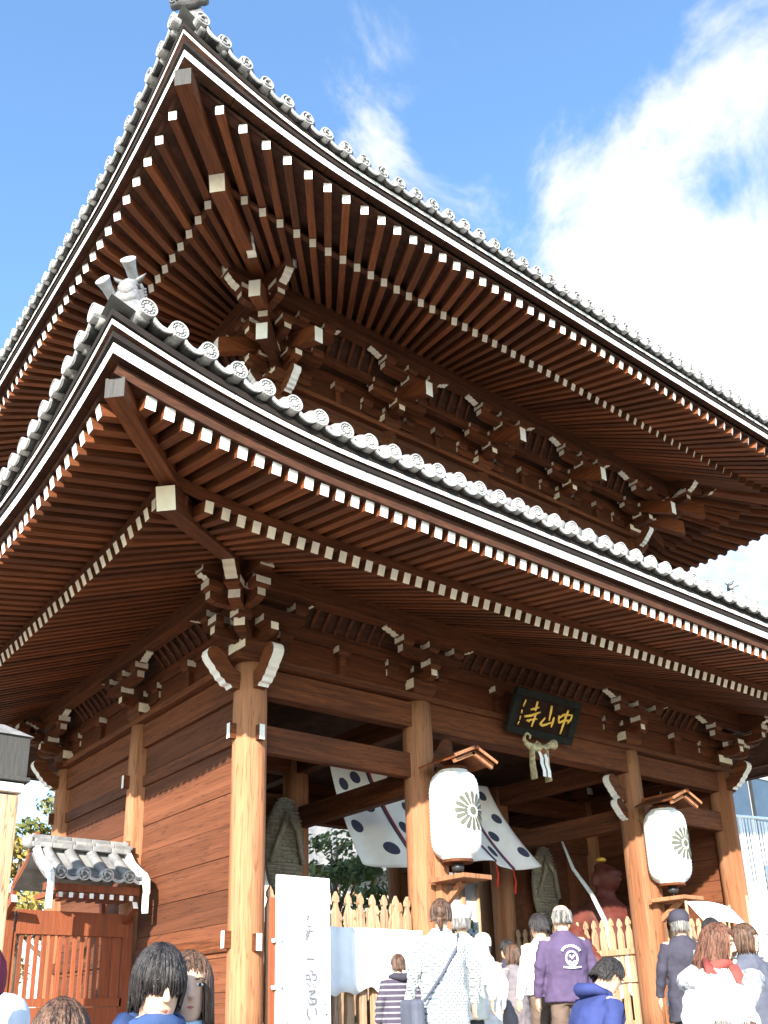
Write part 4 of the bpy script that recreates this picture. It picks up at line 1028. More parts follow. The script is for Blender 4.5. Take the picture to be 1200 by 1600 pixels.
# ------------------------------------------------------------------ trees and buildings behind
def leaf_mat(name, c, c2):
    m_ = mat(name, c, .7, .3, 3, (1,1,1), 0, None, c2, .5, .12); return m_
leaf_mat('leaf_pine', (.10,.115,.03), (.17,.15,.04)); leaf_mat('leaf_green', (.10,.135,.04), (.19,.19,.07)); leaf_mat('leaf_yellow', (.28,.21,.05), (.16,.15,.04))
def tree(x, y, z, h, r, label, lm, seed, n=2600, lobes=9, group='trees behind the gate', leaf=.10):
    rr = random.Random(seed); T = empty('tree', label, 'tree', (x, y, z), rr.uniform(0, 6), group)
    m = MB(); tr = [(0,0,0),(rr.uniform(-.1,.1)*h*.3,rr.uniform(-.1,.1)*h*.3,h*.35),(rr.uniform(-.1,.1)*h*.5,0,h*.7),(0,0,h*.92)]
    m.tube(tr, [h*.03,h*.024,h*.014,h*.004], 9)
    cl = []
    for k in range(lobes):
        a = 2*pi*k/lobes*1.62+rr.uniform(-.3,.3); zz = h*(.38+.58*(k/lobes)); q = r*(1.0-.55*(k/lobes))*rr.uniform(.6,1)
        c = Vector((cos(a)*q, sin(a)*q, zz+rr.uniform(-.05,.08)*h)); cl.append((c, r*rr.uniform(.32,.52)))
        m.tube([(0,0,zz*.72), (c.x*.5, c.y*.5, zz*.86), tuple(c)], [h*.012,h*.008,h*.003], 6)
    m.build('trunk', ['bark'], T, True)
    m = MB(); 
    for k in range(n):
        c, q = cl[k % len(cl)]; d_ = Vector((rr.gauss(0,1), rr.gauss(0,1), rr.gauss(0,.6))).normalized()*q*rr.uniform(.45,1.05)
        p = c+Vector((d_.x, d_.y, d_.z*.62)); ax = Vector((rr.gauss(0,1), rr.gauss(0,1), rr.gauss(0,1))).normalized(); b = ax.orthogonal().normalized(); s_ = leaf*rr.uniform(.6,1.5)
        cr = ax.cross(b)
        m.add([p-b*s_, p+cr*s_*.55, p+b*s_, p-cr*s_*.55], [(0,1,2,3)])
    m.build('crown', [lm], T)
    return T
tree(6.7, 25, TZ, 7.3, 2.0, 'yellow-green pine left of the gate, beyond the wing wall', 'leaf_yellow', 3, 3000, 9)
tree(8.7, 27, TZ, 8.7, 2.0, 'taller dark pine seen between notice post and gate', 'leaf_pine', 4, 3000, 9)
tree(4.2, 30, TZ, 6.5, 2.2, 'low olive tree showing through the wing wall lattice', 'leaf_pine', 5, 2200, 9)
tree(13.5, 16, TZ, 6.2, 2.0, 'green tree seen through the near bay, beside the pale hall', 'leaf_green', 6, 2600, 9)
tree(16.5, 17, TZ, 5.6, 2.2, 'dark green tree behind the curtain', 'leaf_green', 7, 2600, 9)
tree(11.0, 18, TZ, 5.0, 1.6, 'yellowish shrub-like tree behind the niche opening', 'leaf_yellow', 8, 2000, 8)
# hedge
m = MB(); rr = random.Random(5)
for k in range(7000):
    p = Vector((rr.uniform(6, 22), 13.5+rr.gauss(0,.35), TZ+rr.uniform(0, 2.0))); ax = Vector((rr.gauss(0,1), rr.gauss(0,1), rr.gauss(0,1))).normalized(); b = ax.orthogonal(); c = ax.cross(b); s_ = .10
    m.add([p-b*s_, p+c*s_*.6, p+b*s_, p-c*s_*.6], [(0,1,2,3)])
o = m.build('hedge', ['leaf_green'], label='dark green clipped hedge behind the gate', category='hedge')
# pale hall behind
BH = empty('temple_hall', 'pale hall with lattice front and low tiled roof, behind the gate', 'building', (22.5, 24, TZ))
m = MB(); m.box((0, 3, 3.2), (26, 6, 6.4)); m.build('wall', ['wall_pale'], BH)
m = MB(); m.prism([(-14.2,6.4),(14.2,6.4),(12.2,9.0),(-12.2,9.0)], -1.2, 7.2); m.build('roof', ['tile'], BH)
for k in range(26):
    m = MB(); m.box((0,0,0), (.18,.18,6.3)); m.build('post', ['palewood'], BH, loc=(-12.4+k*1.0, -.10, 3.2))
for k in range(13):
    m = MB(); m.box((0,0,0), (.86,.10,2.2)); w_ = m.build('window', ['glass'], BH, loc=(-11.9+k*2.0, -.03, 3.6))
# right-hand background building with railing
RB = empty('shop_building', 'grey building with dark blue glass front, beyond the far pillar', 'building', (29, 9.5, TZ))
m = MB(); m.box((0, 4, 5), (14, 8, 10)); m.build('wall', ['wall_grey'], RB)
for k in range(7):
    for z in (7.0, 3.0):
        m = MB(); m.box((0,0,0), (1.8,.08,2.5 if z > 5 else 2.0)); f_ = m.build('window', ['black_metal'], RB, loc=(-6+k*2.0, -.04, z)); m = MB(); m.box((0,-.03,0), (1.66,.06,2.36 if z > 5 else 1.86)); m.build('pane', ['glass'], f_)
RL = empty('stair_railing', 'white metal stair railing with thin balusters, right of the far pillar', 'railing', (21.5, 7.6, TZ))
def rl(a): return a
zt = 6.35
m = MB(); m.tube([(-1.05,0,zt-1.05-.55),(-.15,0,zt-.35),(.05,0,zt-.28),(7,0,zt+.15)], .05, 8); m.build('handrail', ['rail_white'], RL, True)
for k in range(34):
    x = -.9+.17*k; top = zt-.28 if x > 0 else zt-.32+x*1.1
    m = MB(); m.tube([(x,0,zt-2.2),(x,0,top)], .028 if k % 4 else .05, 6); m.build('baluster', ['rail_white'], RL)
m = MB(); m.box((2.6,.1,zt-3.4), (8.4,.2,2.4)); m.build('stair_side', ['wall_pale'], RL)
# banners at right
def banner(x, y, z0, z1, w, label, rz=0, marks=()):
    B = empty('banner', label, 'banner', (x, y, z0), rz, 'white banners by the far pillar')
    m = MB()
    m.grid(lambda u, v: (-w/2+w*u, .03*sin(u*5+v*3), (z1-z0)*v), 12, 12); o = m.build('cloth', ['paper'], B, True); s_ = o.modifiers.new('t','SOLIDIFY'); s_.thickness = .006
    m = MB(); m.tube([(-w/2-.03,0,-max(0,z0-TZ)),(-w/2-.03,0,z1-z0+.08)], .02, 6); m.build('pole', ['palewood'], B)
    if marks: brush('writing', [(q, .02) for q in marks], 'ink_faint', B, lambda a, b: (a, b), -.045, .004)
banner(9.95, .30, 1.2, 3.02, .62, 'tall white banner with faint vertical writing, at the right edge', radians(-20), [[(-.12,1.5),(-.10,1.42)],[(-.14,1.36),(-.06,1.34)],[(-.1,1.28),(-.12,1.18)],[(-.05,1.1),(-.13,1.06)],[(-.1,1.0),(-.06,.9)],[(.05,1.3),(.1,1.25)],[(.07,1.15),(.03,1.05)],[(.08,.95),(.05,.85)],[(-.1,.8),(-.05,.7)]])
TT = empty('white_awning', 'white sheet awning stretched in front of the far pillar', 'awning', (8.95, .62, TZ))
m = MB(); m.grid(lambda u, w: (-.52+1.10*u, .02*sin(u*7)-.25*w, 2.16-.30*w+.03*sin(u*4)), 12, 6); o = m.build('sheet', ['paper'], TT, True); s_ = o.modifiers.new('t','SOLIDIFY'); s_.thickness = .008
for x in (-.5, .56):
    m = MB(); m.tube([(x,.02,0),(x,.02,2.18)], .022, 6); m.build('pole', ['palewood'], TT)
WS = empty('tarpaulin_sign', 'white tarpaulin with crossing ropes hung on the stairs at right', 'tarpaulin', (18.9, 5.2, 4.0))
m = MB(); m.grid(lambda u, w: (-.2+2.2*u, .06*sin(u*4), -1.1+2.0*w), 10, 6); o = m.build('sheet', ['paper'], WS, True); s_ = o.modifiers.new('t','SOLIDIFY'); s_.thickness = .008
m = MB(); m.tube([(-.2,-.08,.0),(1.9,-.08,-.9)], .012, 5); m.tube([(-.2,-.08,-1.0),(1.7,-.08,.5)], .012, 5); m.build('rope', ['rope'], WS)
brush('writing', [([(.15,.55),(.22,.62),(.30,.40),(.22,.36)], .03), ([(.38,.62),(.44,.50),(.52,.66)], .03), ([(.60,.68),(.64,.52)], .03), ([(.12,.42),(.28,.50)], .03)], 'ink_faint', WS, lambda a, b: (a, b), -.09, .004)
for x in (0.0, 1.8):
    m = MB(); m.tube([(x,.1,-3.2),(x,.1,.9)], .04, 6); m.build('pole', ['rail_white'], WS)
# ------------------------------------------------------------------ people
FOLD = bpy.data.textures.new('folds', 'CLOUDS'); FOLD.noise_scale = .11; FOLD.noise_depth = 1
FOLD2 = bpy.data.textures.new('creases', 'MUSGRAVE') if False else bpy.data.textures.new('creases', 'STUCCI'); FOLD2.noise_scale = .05
def folds(o, s=.022):
    d_ = o.modifiers.new('folds', 'DISPLACE'); d_.texture = FOLD; d_.strength = s; d_.mid_level = .5; d_.texture_coords = 'GLOBAL'
    d_ = o.modifiers.new('creases', 'DISPLACE'); d_.texture = FOLD2; d_.strength = s*.5; d_.mid_level = .5; d_.texture_coords = 'GLOBAL'
def cloth(name, c, var=.12, rough=.85, bump=.25, bs=14, c2=None, amt=.4):
    if name not in MATS: mat(name, c, rough, var, 6, (1,1,1), bump, bs, c2, amt, 0, spec=.2)
    return name
mat('skin', (.60,.36,.25), .55, .05, 6, spec=.35); mat('lip', (.42,.13,.10), .5, .05, 6); mat('eye_white', (.75,.73,.70), .3, .02, 5); mat('iris', (.02,.015,.012), .2, .02, 5)
def hair_mat(name, c):
    if name not in MATS: mat(name, c, .5, .6, 60, (1,1,.15), .5, 120, spec=.35)
    return name
def pattern_mat(name, c1, c2, kind, k=60):
    m_ = mat(name, c1, .85, .04, 6, bump=.15, bscale=20); n = m_.node_tree.nodes; l = m_.node_tree.links; b = n['Principled BSDF']
    src = b.inputs['Base Color'].links[0].from_socket
    t_ = n.new('ShaderNodeTexCoord'); sx = n.new('ShaderNodeSeparateXYZ'); l.new(t_.outputs['Object'], sx.inputs[0])
    def mt(op, a, v=None):
        q = n.new('ShaderNodeMath'); q.operation = op
        for i, z in enumerate((a, v)):
            if z is None: continue
            if isinstance(z, (int, float)): q.inputs[i].default_value = z
            else: l.new(z, q.inputs[i])
        return q.outputs[0]
    if kind == 'check':
        xy = mt('ADD', sx.outputs[0], mt('MULTIPLY', sx.outputs[1], .7))
        f = mt('GREATER_THAN', mt('MULTIPLY', mt('SINE', mt('MULTIPLY', xy, k)), mt('SINE', mt('MULTIPLY', sx.outputs[2], k))), .30)
    elif kind == 'stripe': f = mt('GREATER_THAN', mt('SINE', mt('MULTIPLY', sx.outputs[2], k)), .55)
    else:
        v_ = n.new('ShaderNodeTexNoise'); v_.inputs['Scale'].default_value = k; l.new(t_.outputs['Object'], v_.inputs['Vector']); f = mt('GREATER_THAN', v_.outputs[0], .52)
    mx = n.new('ShaderNodeMix'); mx.data_type = 'RGBA'; l.new(f, mx.inputs[0]); l.new(src, mx.inputs[6]); mx.inputs[7].default_value = (*c2, 1); l.new(mx.outputs[2], b.inputs['Base Color'])
    return name
def gz(y):
    if y > -1.9: return TZ
    k = int((-1.9-y)/.34)
    return max(0, TZ-.16*(k+1)) if k < 4 else 0.0
def person(label, x, y, ztop, rz, hair='short', hcol='hair_black', top='c_dark', hem=.86, legs='c_trouser', sleeves=None, lean=0, hyaw=0, hpitch=0, hat=None, puff=0, vox=.010, armsL=None, armsR=None, wide=1.0, scarf=None, hood=None, zfeet=None):
    g = gz(y) if zfeet is None else zfeet; H = ztop-g; k = H/1.70
    if lean: k *= 1+abs(lean)*.12
    P = empty('person', label, 'person', (x, y, g), rz)
    ca, sa = cos(lean), sin(lean)
    def T(p):
        px, py, pz = p
        if pz > .95: dy, dz = py, pz-.95; py, pz = dy*ca-dz*sa, .95+dy*sa+dz*ca
        return Vector((px*k, py*k, pz*k))
    def tb(m, pts, rad, n=10, mi=0, up=None):
        m.tube([T(p) for p in pts], [(a*k, b*k) if isinstance(r, tuple) else r*k for r in rad for a, b in [(r if isinstance(r, tuple) else (0, 0))]], n, mi, up=up)
    eL, wL = armsL or ((.26,.03,1.13), (.27,-.06,.88)); eR, wR = armsR or ((-.26,.03,1.13), (-.27,-.06,.88))
    HM = Matrix.Translation((0,.015,1.47)) @ Matrix.Rotation(hyaw, 4, 'Z') @ Matrix.Rotation(hpitch, 4, 'X') @ Matrix.Translation((0,-.015,.115))
    def Hd(p): return T(tuple(HM @ Vector(p)))
    # body: head, neck, torso, limbs and hands as one remeshed surface
    m = MB(); rings = [(-.118,.022,.022,-.062),(-.108,.036,.038,-.050),(-.09,.048,.055,-.036),(-.06,.060,.078,-.016),(-.02,.068,.091,-.002),(.03,.074,.097,.003),(.07,.069,.090,.006),(.10,.050,.066,.007),(.115,.022,.03,.007)]
    v = []; n = 18
    for z, rx, ry, cy in rings:
        for q in range(n): t = 2*pi*q/n; v.append(Hd((rx*cos(t), cy+ry*sin(t), z)))
    fs = [(i*n+q, i*n+(q+1) % n, (i+1)*n+(q+1) % n, (i+1)*n+q) for i in range(len(rings)-1) for q in range(n)]+[tuple(range(n-1,-1,-1)), tuple((len(rings)-1)*n+q for q in range(n))]
    m.add(v, fs)
    m.tube([Hd((0,-.092,.022)), Hd((0,-.103,-.005)), Hd((0,-.112,-.026)), Hd((0,-.092,-.036))], [.008*k,.011*k,.015*k,.008*k], 8)
    m.ell((0,0,0), (1,1,1), 8, 6, M=Matrix.Translation(Hd((0,-.083,-.068))) @ Matrix.Diagonal((.024*k,.014*k,.010*k,1)))
    for sg in (-1, 1):
        m.ell((0,0,0), (1,1,1), 8, 6, M=Matrix.Translation(Hd((sg*.075,.012,-.008))) @ Matrix.Diagonal((.010*k,.020*k,.032*k,1)))
    tb(m, [tuple(HM @ Vector((0,.012,-.06))), (0,.018,1.46), (0,.02,1.36)], [.050,.052,.07], 12)
    tb(m, [(0,.01,1.40),(0,0,1.2),(0,0,1.0),(0,0,.88)], [(.10,.07),(.14,.10),(.13,.09),(.13,.09)], 12, up=(1,0,0))
    for sg, e, w_ in ((1, eL, wL), (-1, eR, wR)):
        tb(m, [(sg*.05,.01,1.37),(sg*.17,.01,1.37), e, w_], [.05,.05,.038,.027], 8)
        e_, ww = Vector(e), Vector(w_); d = (ww-e_).normalized(); sd_ = d.cross(Vector((sg,0,0))); sd_ = sd_.normalized() if sd_.length > .1 else Vector((0,1,0)); nn = d.cross(sd_)
        tb(m, [tuple(ww), tuple(ww+d*.05), tuple(ww+d*.09)], [(.026,.018),(.040,.017),(.038,.014)], 8, up=tuple(sd_))
        for q, (o_, L_) in enumerate(((-.030,.062),(-.010,.074),(.011,.070),(.031,.055))):
            b0 = ww+d*.085+sd_*o_; tb(m, [tuple(b0), tuple(b0+d*L_*.5+nn*sg*.004), tuple(b0+d*L_*.9+nn*sg*.02)], [.010,.009,.008], 6)
        b0 = ww+d*.03-sd_*.03; tb(m, [tuple(b0), tuple(b0+d*.035-sd_*.022), tuple(b0+d*.07-sd_*.028)], [.012,.011,.009], 6)
        tb(m, [(sg*.08,0,.92),(sg*.09,-.005,.5),(sg*.09,.01,.08)], [.07,.048,.036], 8)
        tb(m, [(sg*.09,.05,.04),(sg*.095,-.06,.035),(sg*.10,-.15,.03)], [(.035,.04),(.035,.042),(.025,.03)], 8, up=(0,0,1))
    o = m.build('body', ['skin'], P, True); r_ = o.modifiers.new('r', 'REMESH'); r_.mode = 'VOXEL'; r_.voxel_size = vox*.85; r_.use_smooth_shade = True
    sm = o.modifiers.new('s', 'SMOOTH'); sm.iterations = 3; sm.factor = .5
    # face
    for sg in (-1, 1):
        m = MB(); m.ell((0,0,0), (1,1,1), 8, 6, M=Matrix.Translation(Hd((sg*.031,-.0905,.012))) @ Matrix.Diagonal((.013*k,.006*k,.006*k,1))); e_ = m.build('eye', ['eye_white'], P, True)
        m = MB(); m.ell((0,0,0), (1,1,1), 8, 6, M=Matrix.Translation(Hd((sg*.031,-.0945,.012))) @ Matrix.Diagonal((.0062*k,.004*k,.0062*k,1))); m.build('iris', ['iris'], e_, True)
        m = MB(); m.tube([Hd((sg*.014,-.097,.030)), Hd((sg*.032,-.096,.036)), Hd((sg*.050,-.083,.030))], [.003*k,.004*k,.002*k], 6); m.build('eyebrow', [hcol if hair != 'bald' else 'hair_brown'], P)
    m = MB(); m.tube([Hd((-.022,-.084,-.066)), Hd((0,-.0965,-.066)), Hd((.022,-.084,-.066))], [.002*k,.005*k,.002*k], 6); m.build('mouth', ['lip'], P, True)
    # clothes
    m = MB(); W_ = wide
    hs = [(hem, .195*W_+.05*max(0,.86-hem), .14*W_+.05*max(0,.86-hem)), (.95, .18*W_, .135*W_), (1.05, .178*W_, .132*W_), (1.18, .19*W_, .138*W_), (1.30, .195*W_, .132*W_), (1.38, .165*W_, .110), (1.43, .10, .082), (1.465, .072, .074)]
    ring = []
    for (z0, a0, b0), (z1, a1, b1) in zip(hs, hs[1:]):
        nn = 4 if puff else 2
        for q in range(nn):
            f = q/nn; ring.append((z0+(z1-z0)*f, a0+(a1-a0)*f, b0+(b1-b0)*f))
    ring.append(hs[-1])
    pf = lambda z: (puff*abs(sin(z*pi/.085)) if puff and z < 1.4 else 0)
    tb(m, [(0,.005,z) for z, a, b in ring], [(a+pf(z), b+pf(z)) for z, a, b in ring], 22, up=(1,0,0))
    for sg, e, w_ in ((1, eL, wL), (-1, eR, wR)):
        S0, E_, W0 = Vector((sg*.155*W_,.012,1.365)), Vector(e), Vector(w_); pts = []; rd = []
        for a, b, ra, rb in ((S0, E_, .070, .056), (E_, W0, .056, .045)):
            for q in range(6):
                f = q/6; pts.append(tuple(a+(b-a)*f)); rd.append(ra+(rb-ra)*f+(puff*.8*abs(sin((q+ (0 if a is S0 else 6))*pi/2)) if puff else .004*sin(q*2.2+sg)))
        pts.append(tuple(W0+(W0-E_).normalized()*.015)); rd.append(.043)
        tb(m, pts, rd, 12)
    o = m.build('jacket', [top], P, True); r_ = o.modifiers.new('r', 'REMESH'); r_.mode = 'VOXEL'; r_.voxel_size = vox*1.1; r_.use_smooth_shade = True
    folds(o); sm = o.modifiers.new('s', 'SMOOTH'); sm.iterations = 2; sm.factor = .5
    m = MB()
    tb(m, [(0,.0,.98),(0,.005,.90),(0,.005,.80)], [(.165,.125),(.175,.13),(.15,.12)], 16, up=(1,0,0))
    for sg in (-1, 1): tb(m, [(sg*.085,.0,.90),(sg*.092,-.008,.5),(sg*.095,.012,.09)], [.096,.072,.066], 12)
    o = m.build('trousers', [legs], P, True); r_ = o.modifiers.new('r', 'REMESH'); r_.mode = 'VOXEL'; r_.voxel_size = .016; r_.use_smooth_shade = True; folds(o)
    for sg in (-1, 1):
        m = MB(); tb(m, [(sg*.095,.075,.05),(sg*.098,0,.06),(sg*.102,-.12,.045),(sg*.104,-.19,.035)], [(.045,.04),(.058,.046),(.045,.05),(.025,.035)], 10, up=(0,0,1)); m.build('shoe', ['black_metal'], P, True)
    # hair
    rr = random.Random(int(abs(x*100+y*37))+1)
    if hair:
        def zend(phi):
            f = abs(phi)/pi          # 0 front, 1 back
            if hair == 'fringe': return -.006+rr.uniform(-.010,.012) if f < .32 else (-.055+rr.uniform(-.02,.01) if f < .6 else -.11+rr.uniform(-.015,.01))
            if hair == 'long': return (.075+rr.uniform(-.01,.01) if f < .24 else (-.16 if f < .34 else -.22+rr.uniform(-.05,.03)))
            if hair == 'bob': return (.045+rr.uniform(-.01,.01) if f < .2 else -.11+rr.uniform(-.03,.02))
            if hair == 'bun': return (.07 if f < .25 else (.0 if f < .55 else -.06))
            if hair == 'bald': return .09 if f < .45 else -.055
            return (.066+rr.uniform(-.012,.008) if f < .28 else (.005+rr.uniform(-.012,.01) if f < .55 else -.075+rr.uniform(-.012,.01)))
        m = MB(); v = []; nn = 20; RX, RY, RZ = .080, .104, .122
        rows = 7
        for i in range(rows+1):
            for q in range(nn):
                phi = 2*pi*q/nn; ze = min(.10, zend(phi if phi <= pi else phi-2*pi)+.018); ze = max(ze, -.085)
                th1 = math.acos(max(-1, min(1, ze/RZ))); th = .05+(th1-.05)*i/rows
                v.append(Hd((RX*sin(th)*sin(phi), .008-RY*sin(th)*cos(phi), RZ*cos(th))))
        fs = [(i*nn+q, (i+1)*nn+q, (i+1)*nn+(q+1) % nn, i*nn+(q+1) % nn) for i in range(rows) for q in range(nn)]+[tuple(range(nn))]
        if hair != 'bald': m.add(v, fs)
        NL = 420 if vox > .008 else 1000
        for q in range(NL):
            phi = 2*pi*(q+rr.random())/NL-pi; ze = zend(phi); pts = []; j = rr.uniform(-.002,.009); ze += rr.uniform(-.018,.012) if hair in ('fringe','long','bob') else rr.uniform(-.008,.008)
            if hair == 'bald' and abs(phi) < .45*pi: continue
            eq = -.01; sw = rr.uniform(-.28,.28)
            th1 = math.acos(max(-1, min(1, max(ze, eq)/(RZ+.006)))); t0 = .08 if hair != 'bald' else 1.05
            for i in range(6):
                th = t0+(th1-t0)*i/5; ph = phi+sw*i/5+rr.uniform(-.02,.02)
                pts.append(((RX+.004+j)*sin(th)*sin(ph), .008-(RY+.004+j)*sin(th)*cos(ph), (RZ+.005+j*.6)*cos(th)))
            if ze < eq:
                lx, ly, lz = pts[-1]
                for i in range(1, 4): f = i/3; pts.append((lx*(1+.10*f*(hair == 'long')-.06*f*(hair != 'long')), ly+(.012*f if hair != 'long' else .03*f*(ly > 0)), lz+(ze-lz)*f))
            n_ = len(pts); w_ = rr.uniform(.003,.0075) if vox > .008 else rr.uniform(.0015,.0045)
            m.tube([Hd(p) for p in pts], [((.004+.002*rr.random())*(.7 if vox > .008 else .4)*k, w_*k*(1 if i < n_-2 else (.7 if i == n_-2 else .15))) for i in range(n_)], 5)
        if hair == 'bun':
            m.ell((0,0,0), (1,1,1), 12, 8, M=Matrix.Translation(Hd((0,.112,.01))) @ Matrix.Diagonal((.05*k,.045*k,.055*k,1)))
            m.tube([Hd((0,.10,-.01)), Hd((.01,.115,-.07)), Hd((.0,.10,-.14))], [.035*k,.028*k,.012*k], 8)
        m.build('hair', [hcol], P, True)
    if hat:
        kind, hm = hat; m = MB()
        if kind == 'cap':
            prof = [(.112,.015),(.122,.045),(.120,.085),(.098,.125),(.05,.146),(.001,.150)]
            vv = [[Hd((r*.86*cos(2*pi*q/18), .008+r*1.02*sin(2*pi*q/18), z)) for q in range(18)] for r, z in prof]
            m.add([p for rg in vv for p in rg], [(i*18+q, i*18+(q+1) % 18, (i+1)*18+(q+1) % 18, (i+1)*18+q) for i in range(len(prof)-1) for q in range(18)])
            m.tube([Hd((0,-.08,.038)), Hd((0,-.12,.034)), Hd((0,-.155,.022))], [(.006*k,.072*k),(.006*k,.066*k),(.004*k,.035*k)], 10, up=(0,0,1))
        else:
            prof = [(.10,-.10),(.115,-.05),(.119,-.01)] if kind == 'hood' else []
            prof += [(.112,-.01),(.118,.02),(.118,.055),(.112,.09),(.088,.13),(.045,.152),(.001,.158)]
            vv = [[Hd((r*.88*cos(2*pi*q/18), .008+r*1.04*sin(2*pi*q/18), z)) for q in range(18)] for r, z in prof]
            m.add([p for rg in vv for p in rg], [(i*18+q, i*18+(q+1) % 18, (i+1)*18+(q+1) % 18, (i+1)*18+q) for i in range(len(prof)-1) for q in range(18)])
        m.build('hat', [hm], P, True)
    if scarf:
        m = MB(); pts = [(.075*cos(t), .01+.085*sin(t), 1.44+.012*sin(3*t)) for t in [2*pi*q/16 for q in range(17)]]
        tb(m, pts, [.036]*17, 8); tb(m, [(.05,-.09,1.43),(.06,-.15,1.30),(.055,-.155,1.10)], [(.02,.045),(.018,.05),(.014,.05)], 8, up=(0,1,0)); tb(m, [(-.08,.0,1.45),(-.15,-.10,1.36),(-.14,-.15,1.15)], [(.03,.05),(.022,.055),(.016,.05)], 8, up=(0,1,0)); m.build('scarf', [scarf], P, True)
    if hood:
        m = MB(); tb(m, [(-.11,.03,1.42),(-.10,.11,1.43),(0,.155,1.41),(.10,.11,1.43),(.11,.03,1.42)], [(.03,.045),(.04,.055),(.055,.07),(.04,.055),(.03,.045)], 10); m.build('hood', [hood], P, True)
    return P, T, Hd, k
for nme, c in (('hair_black', (.022,.018,.018)), ('hair_brown', (.085,.045,.028)), ('hair_auburn', (.11,.045,.026)), ('hair_grey', (.16,.15,.14))): hair_mat(nme, c)
cloth('c_trouser', (.05,.05,.06)); cloth('c_brownpant', (.13,.09,.07)); cloth('c_dark', (.045,.042,.06)); cloth('c_navy', (.03,.042,.14), c2=(.045,.06,.18)); cloth('c_purple', (.075,.052,.105), c2=(.095,.068,.125)); cloth('c_white', (.80,.80,.82)); cloth('c_grey', (.30,.32,.30)); cloth('c_puffer', (.16,.14,.15)); cloth('c_cream', (.66,.62,.52))
cloth('c_maroon', (.22,.035,.06)); cloth('c_slate', (.085,.09,.12)); cloth('c_pinkgrey', (.42,.36,.38)); cloth('c_scarf', (.035,.065,.16)); cloth('c_lightblue', (.45,.58,.72)); cloth('c_red', (.26,.06,.05)); cloth('c_beige', (.55,.45,.33)); cloth('c_print', (.82,.82,.84))
pattern_mat('c_check', (.50,.51,.51), (.13,.15,.16), 'check', 150); pattern_mat('c_stripes', (.055,.045,.07), (.22,.21,.23), 'stripe', 120); pattern_mat('c_speck', (.68,.70,.78), (.25,.30,.46), 'speck', 90); pattern_mat('c_fur', (.55,.54,.55), (.24,.24,.27), 'speck', 30)
rd = radians
person('young person with glossy black fringe and navy scarf, in front of the side wall', -1.80, -4.10, 1.76, rd(-14), 'fringe', 'hair_black', 'c_speck', .80, 'c_trouser', hyaw=rd(4), hpitch=rd(17), vox=.007, scarf='c_scarf')
person('smiling woman with brown shoulder-length hair, leaning behind the black-haired person', -1.55, -3.86, 1.75, rd(-22), 'long', 'hair_brown', 'c_lightblue', .80, 'c_trouser', hyaw=rd(0), hpitch=rd(6), vox=.007)
person('person of whom only the brown crown shows, below the wing wall lattice', -2.32, -4.62, 1.555, rd(150), 'long', 'hair_brown', 'c_dark', .8)
person('person in maroon cut off by the left edge', -2.36, -3.86, 1.73, rd(120), 'short', 'hair_black', 'c_maroon', .8, hat=('beanie', 'c_maroon'))
person('person in purple and white patterned top, low at the left edge', -2.12, -3.44, 1.58, rd(100), 'bob', 'hair_brown', 'c_speck', .8, hat=('beanie', 'c_white'))
person('child in dark puffer jacket with pale stripes, seen from behind', 2.80, .17, 2.09, rd(160), 'short', 'hair_brown', 'c_stripes', .80, 'c_trouser', puff=.016, wide=1.12, hood='c_dark')
P_, T_, Hd_, k_ = person('woman in white and grey checked coat with shoulder bag, seen from behind', 1.68, -1.73, 2.36, rd(165), 'bun', 'hair_brown', 'c_check', .45, 'c_trouser', hyaw=rd(-30), wide=1.12, armsL=((.28,.03,1.12),(.26,-.10,.90)), armsR=((-.29,.03,1.13),(-.30,-.03,.88)))
m = MB(); m.tube([T_(p) for p in [(-.13,.06,1.42),(-.05,.155,1.28),(.10,.17,1.08),(.24,.12,.88)]], .012*k_, 6); b_ = m.build('bag_strap', ['c_slate'], P_, True)
m = MB(); m.box((0,0,0), (.10,.26,.22)); m.build('bag', ['c_slate'], P_, loc=T_((.32,.06,.78)), bevel=.03)
person('person in pinkish grey cap half hidden behind the checked coat', 2.60, -.98, 2.42, rd(150), 'short', 'hair_grey', 'c_cream', .70, 'c_trouser', hat=('cap', 'c_pinkgrey'), hyaw=rd(-20))
person('person in white beanie and white quilted jacket, inside the crowd', 3.95, .15, 2.31, rd(170), 'bob', 'hair_black', 'c_white', .62, 'c_trouser', hat=('beanie', 'c_cream'), puff=.010, hyaw=rd(-40))
person('person in long dark grey puffer coat in the passage', 5.0, .73, 2.28, rd(180), 'bob', 'hair_brown', 'c_puffer', .45, 'c_trouser', puff=.014, wide=1.05)
person('man in plain white jacket and brown trousers, seen from behind', 4.02, -.62, 2.47, rd(170), 'short', 'hair_black', 'c_white', .90, 'c_brownpant', wide=1.12, hpitch=rd(10))
P_, T_, Hd_, k_ = person('balding man in purple jacket with white back print, seen from behind', 3.62, -1.26, 2.47, rd(152), 'bald', 'hair_grey', 'c_purple', .82, 'c_brownpant', wide=1.16, hyaw=rd(15))
def backprint(name, strokes, w):
    # flat print lying on the back of the jacket
    m = MB()
    for pts in strokes:
        m.tube([T_((px, .182-.55*px*px-.35*max(0, pz-1.27)**1.0, pz)) for px, pz in pts], [(.004*k_, w*k_)]*len(pts), 6, up=(0,1,0))
    m.build(name, ['c_print'], P_, True)
backprint('back_print', [[(.095*cos(t)*(1), 1.24+.075*sin(t)) for t in (rd(a), rd(a+9))] for a in range(22, 156, 14)], .014)
backprint('back_print', [[(.055*cos(t), 1.20+.065*sin(t)) for t in [rd(a) for a in range(0, 361, 24)]], [(-.025,1.23),(.0,1.20),(.022,1.23)], [(-.03,1.18),(.0,1.155),(.03,1.18)], [(-.085,1.125),(.0,1.118),(.085,1.125)]], .009)
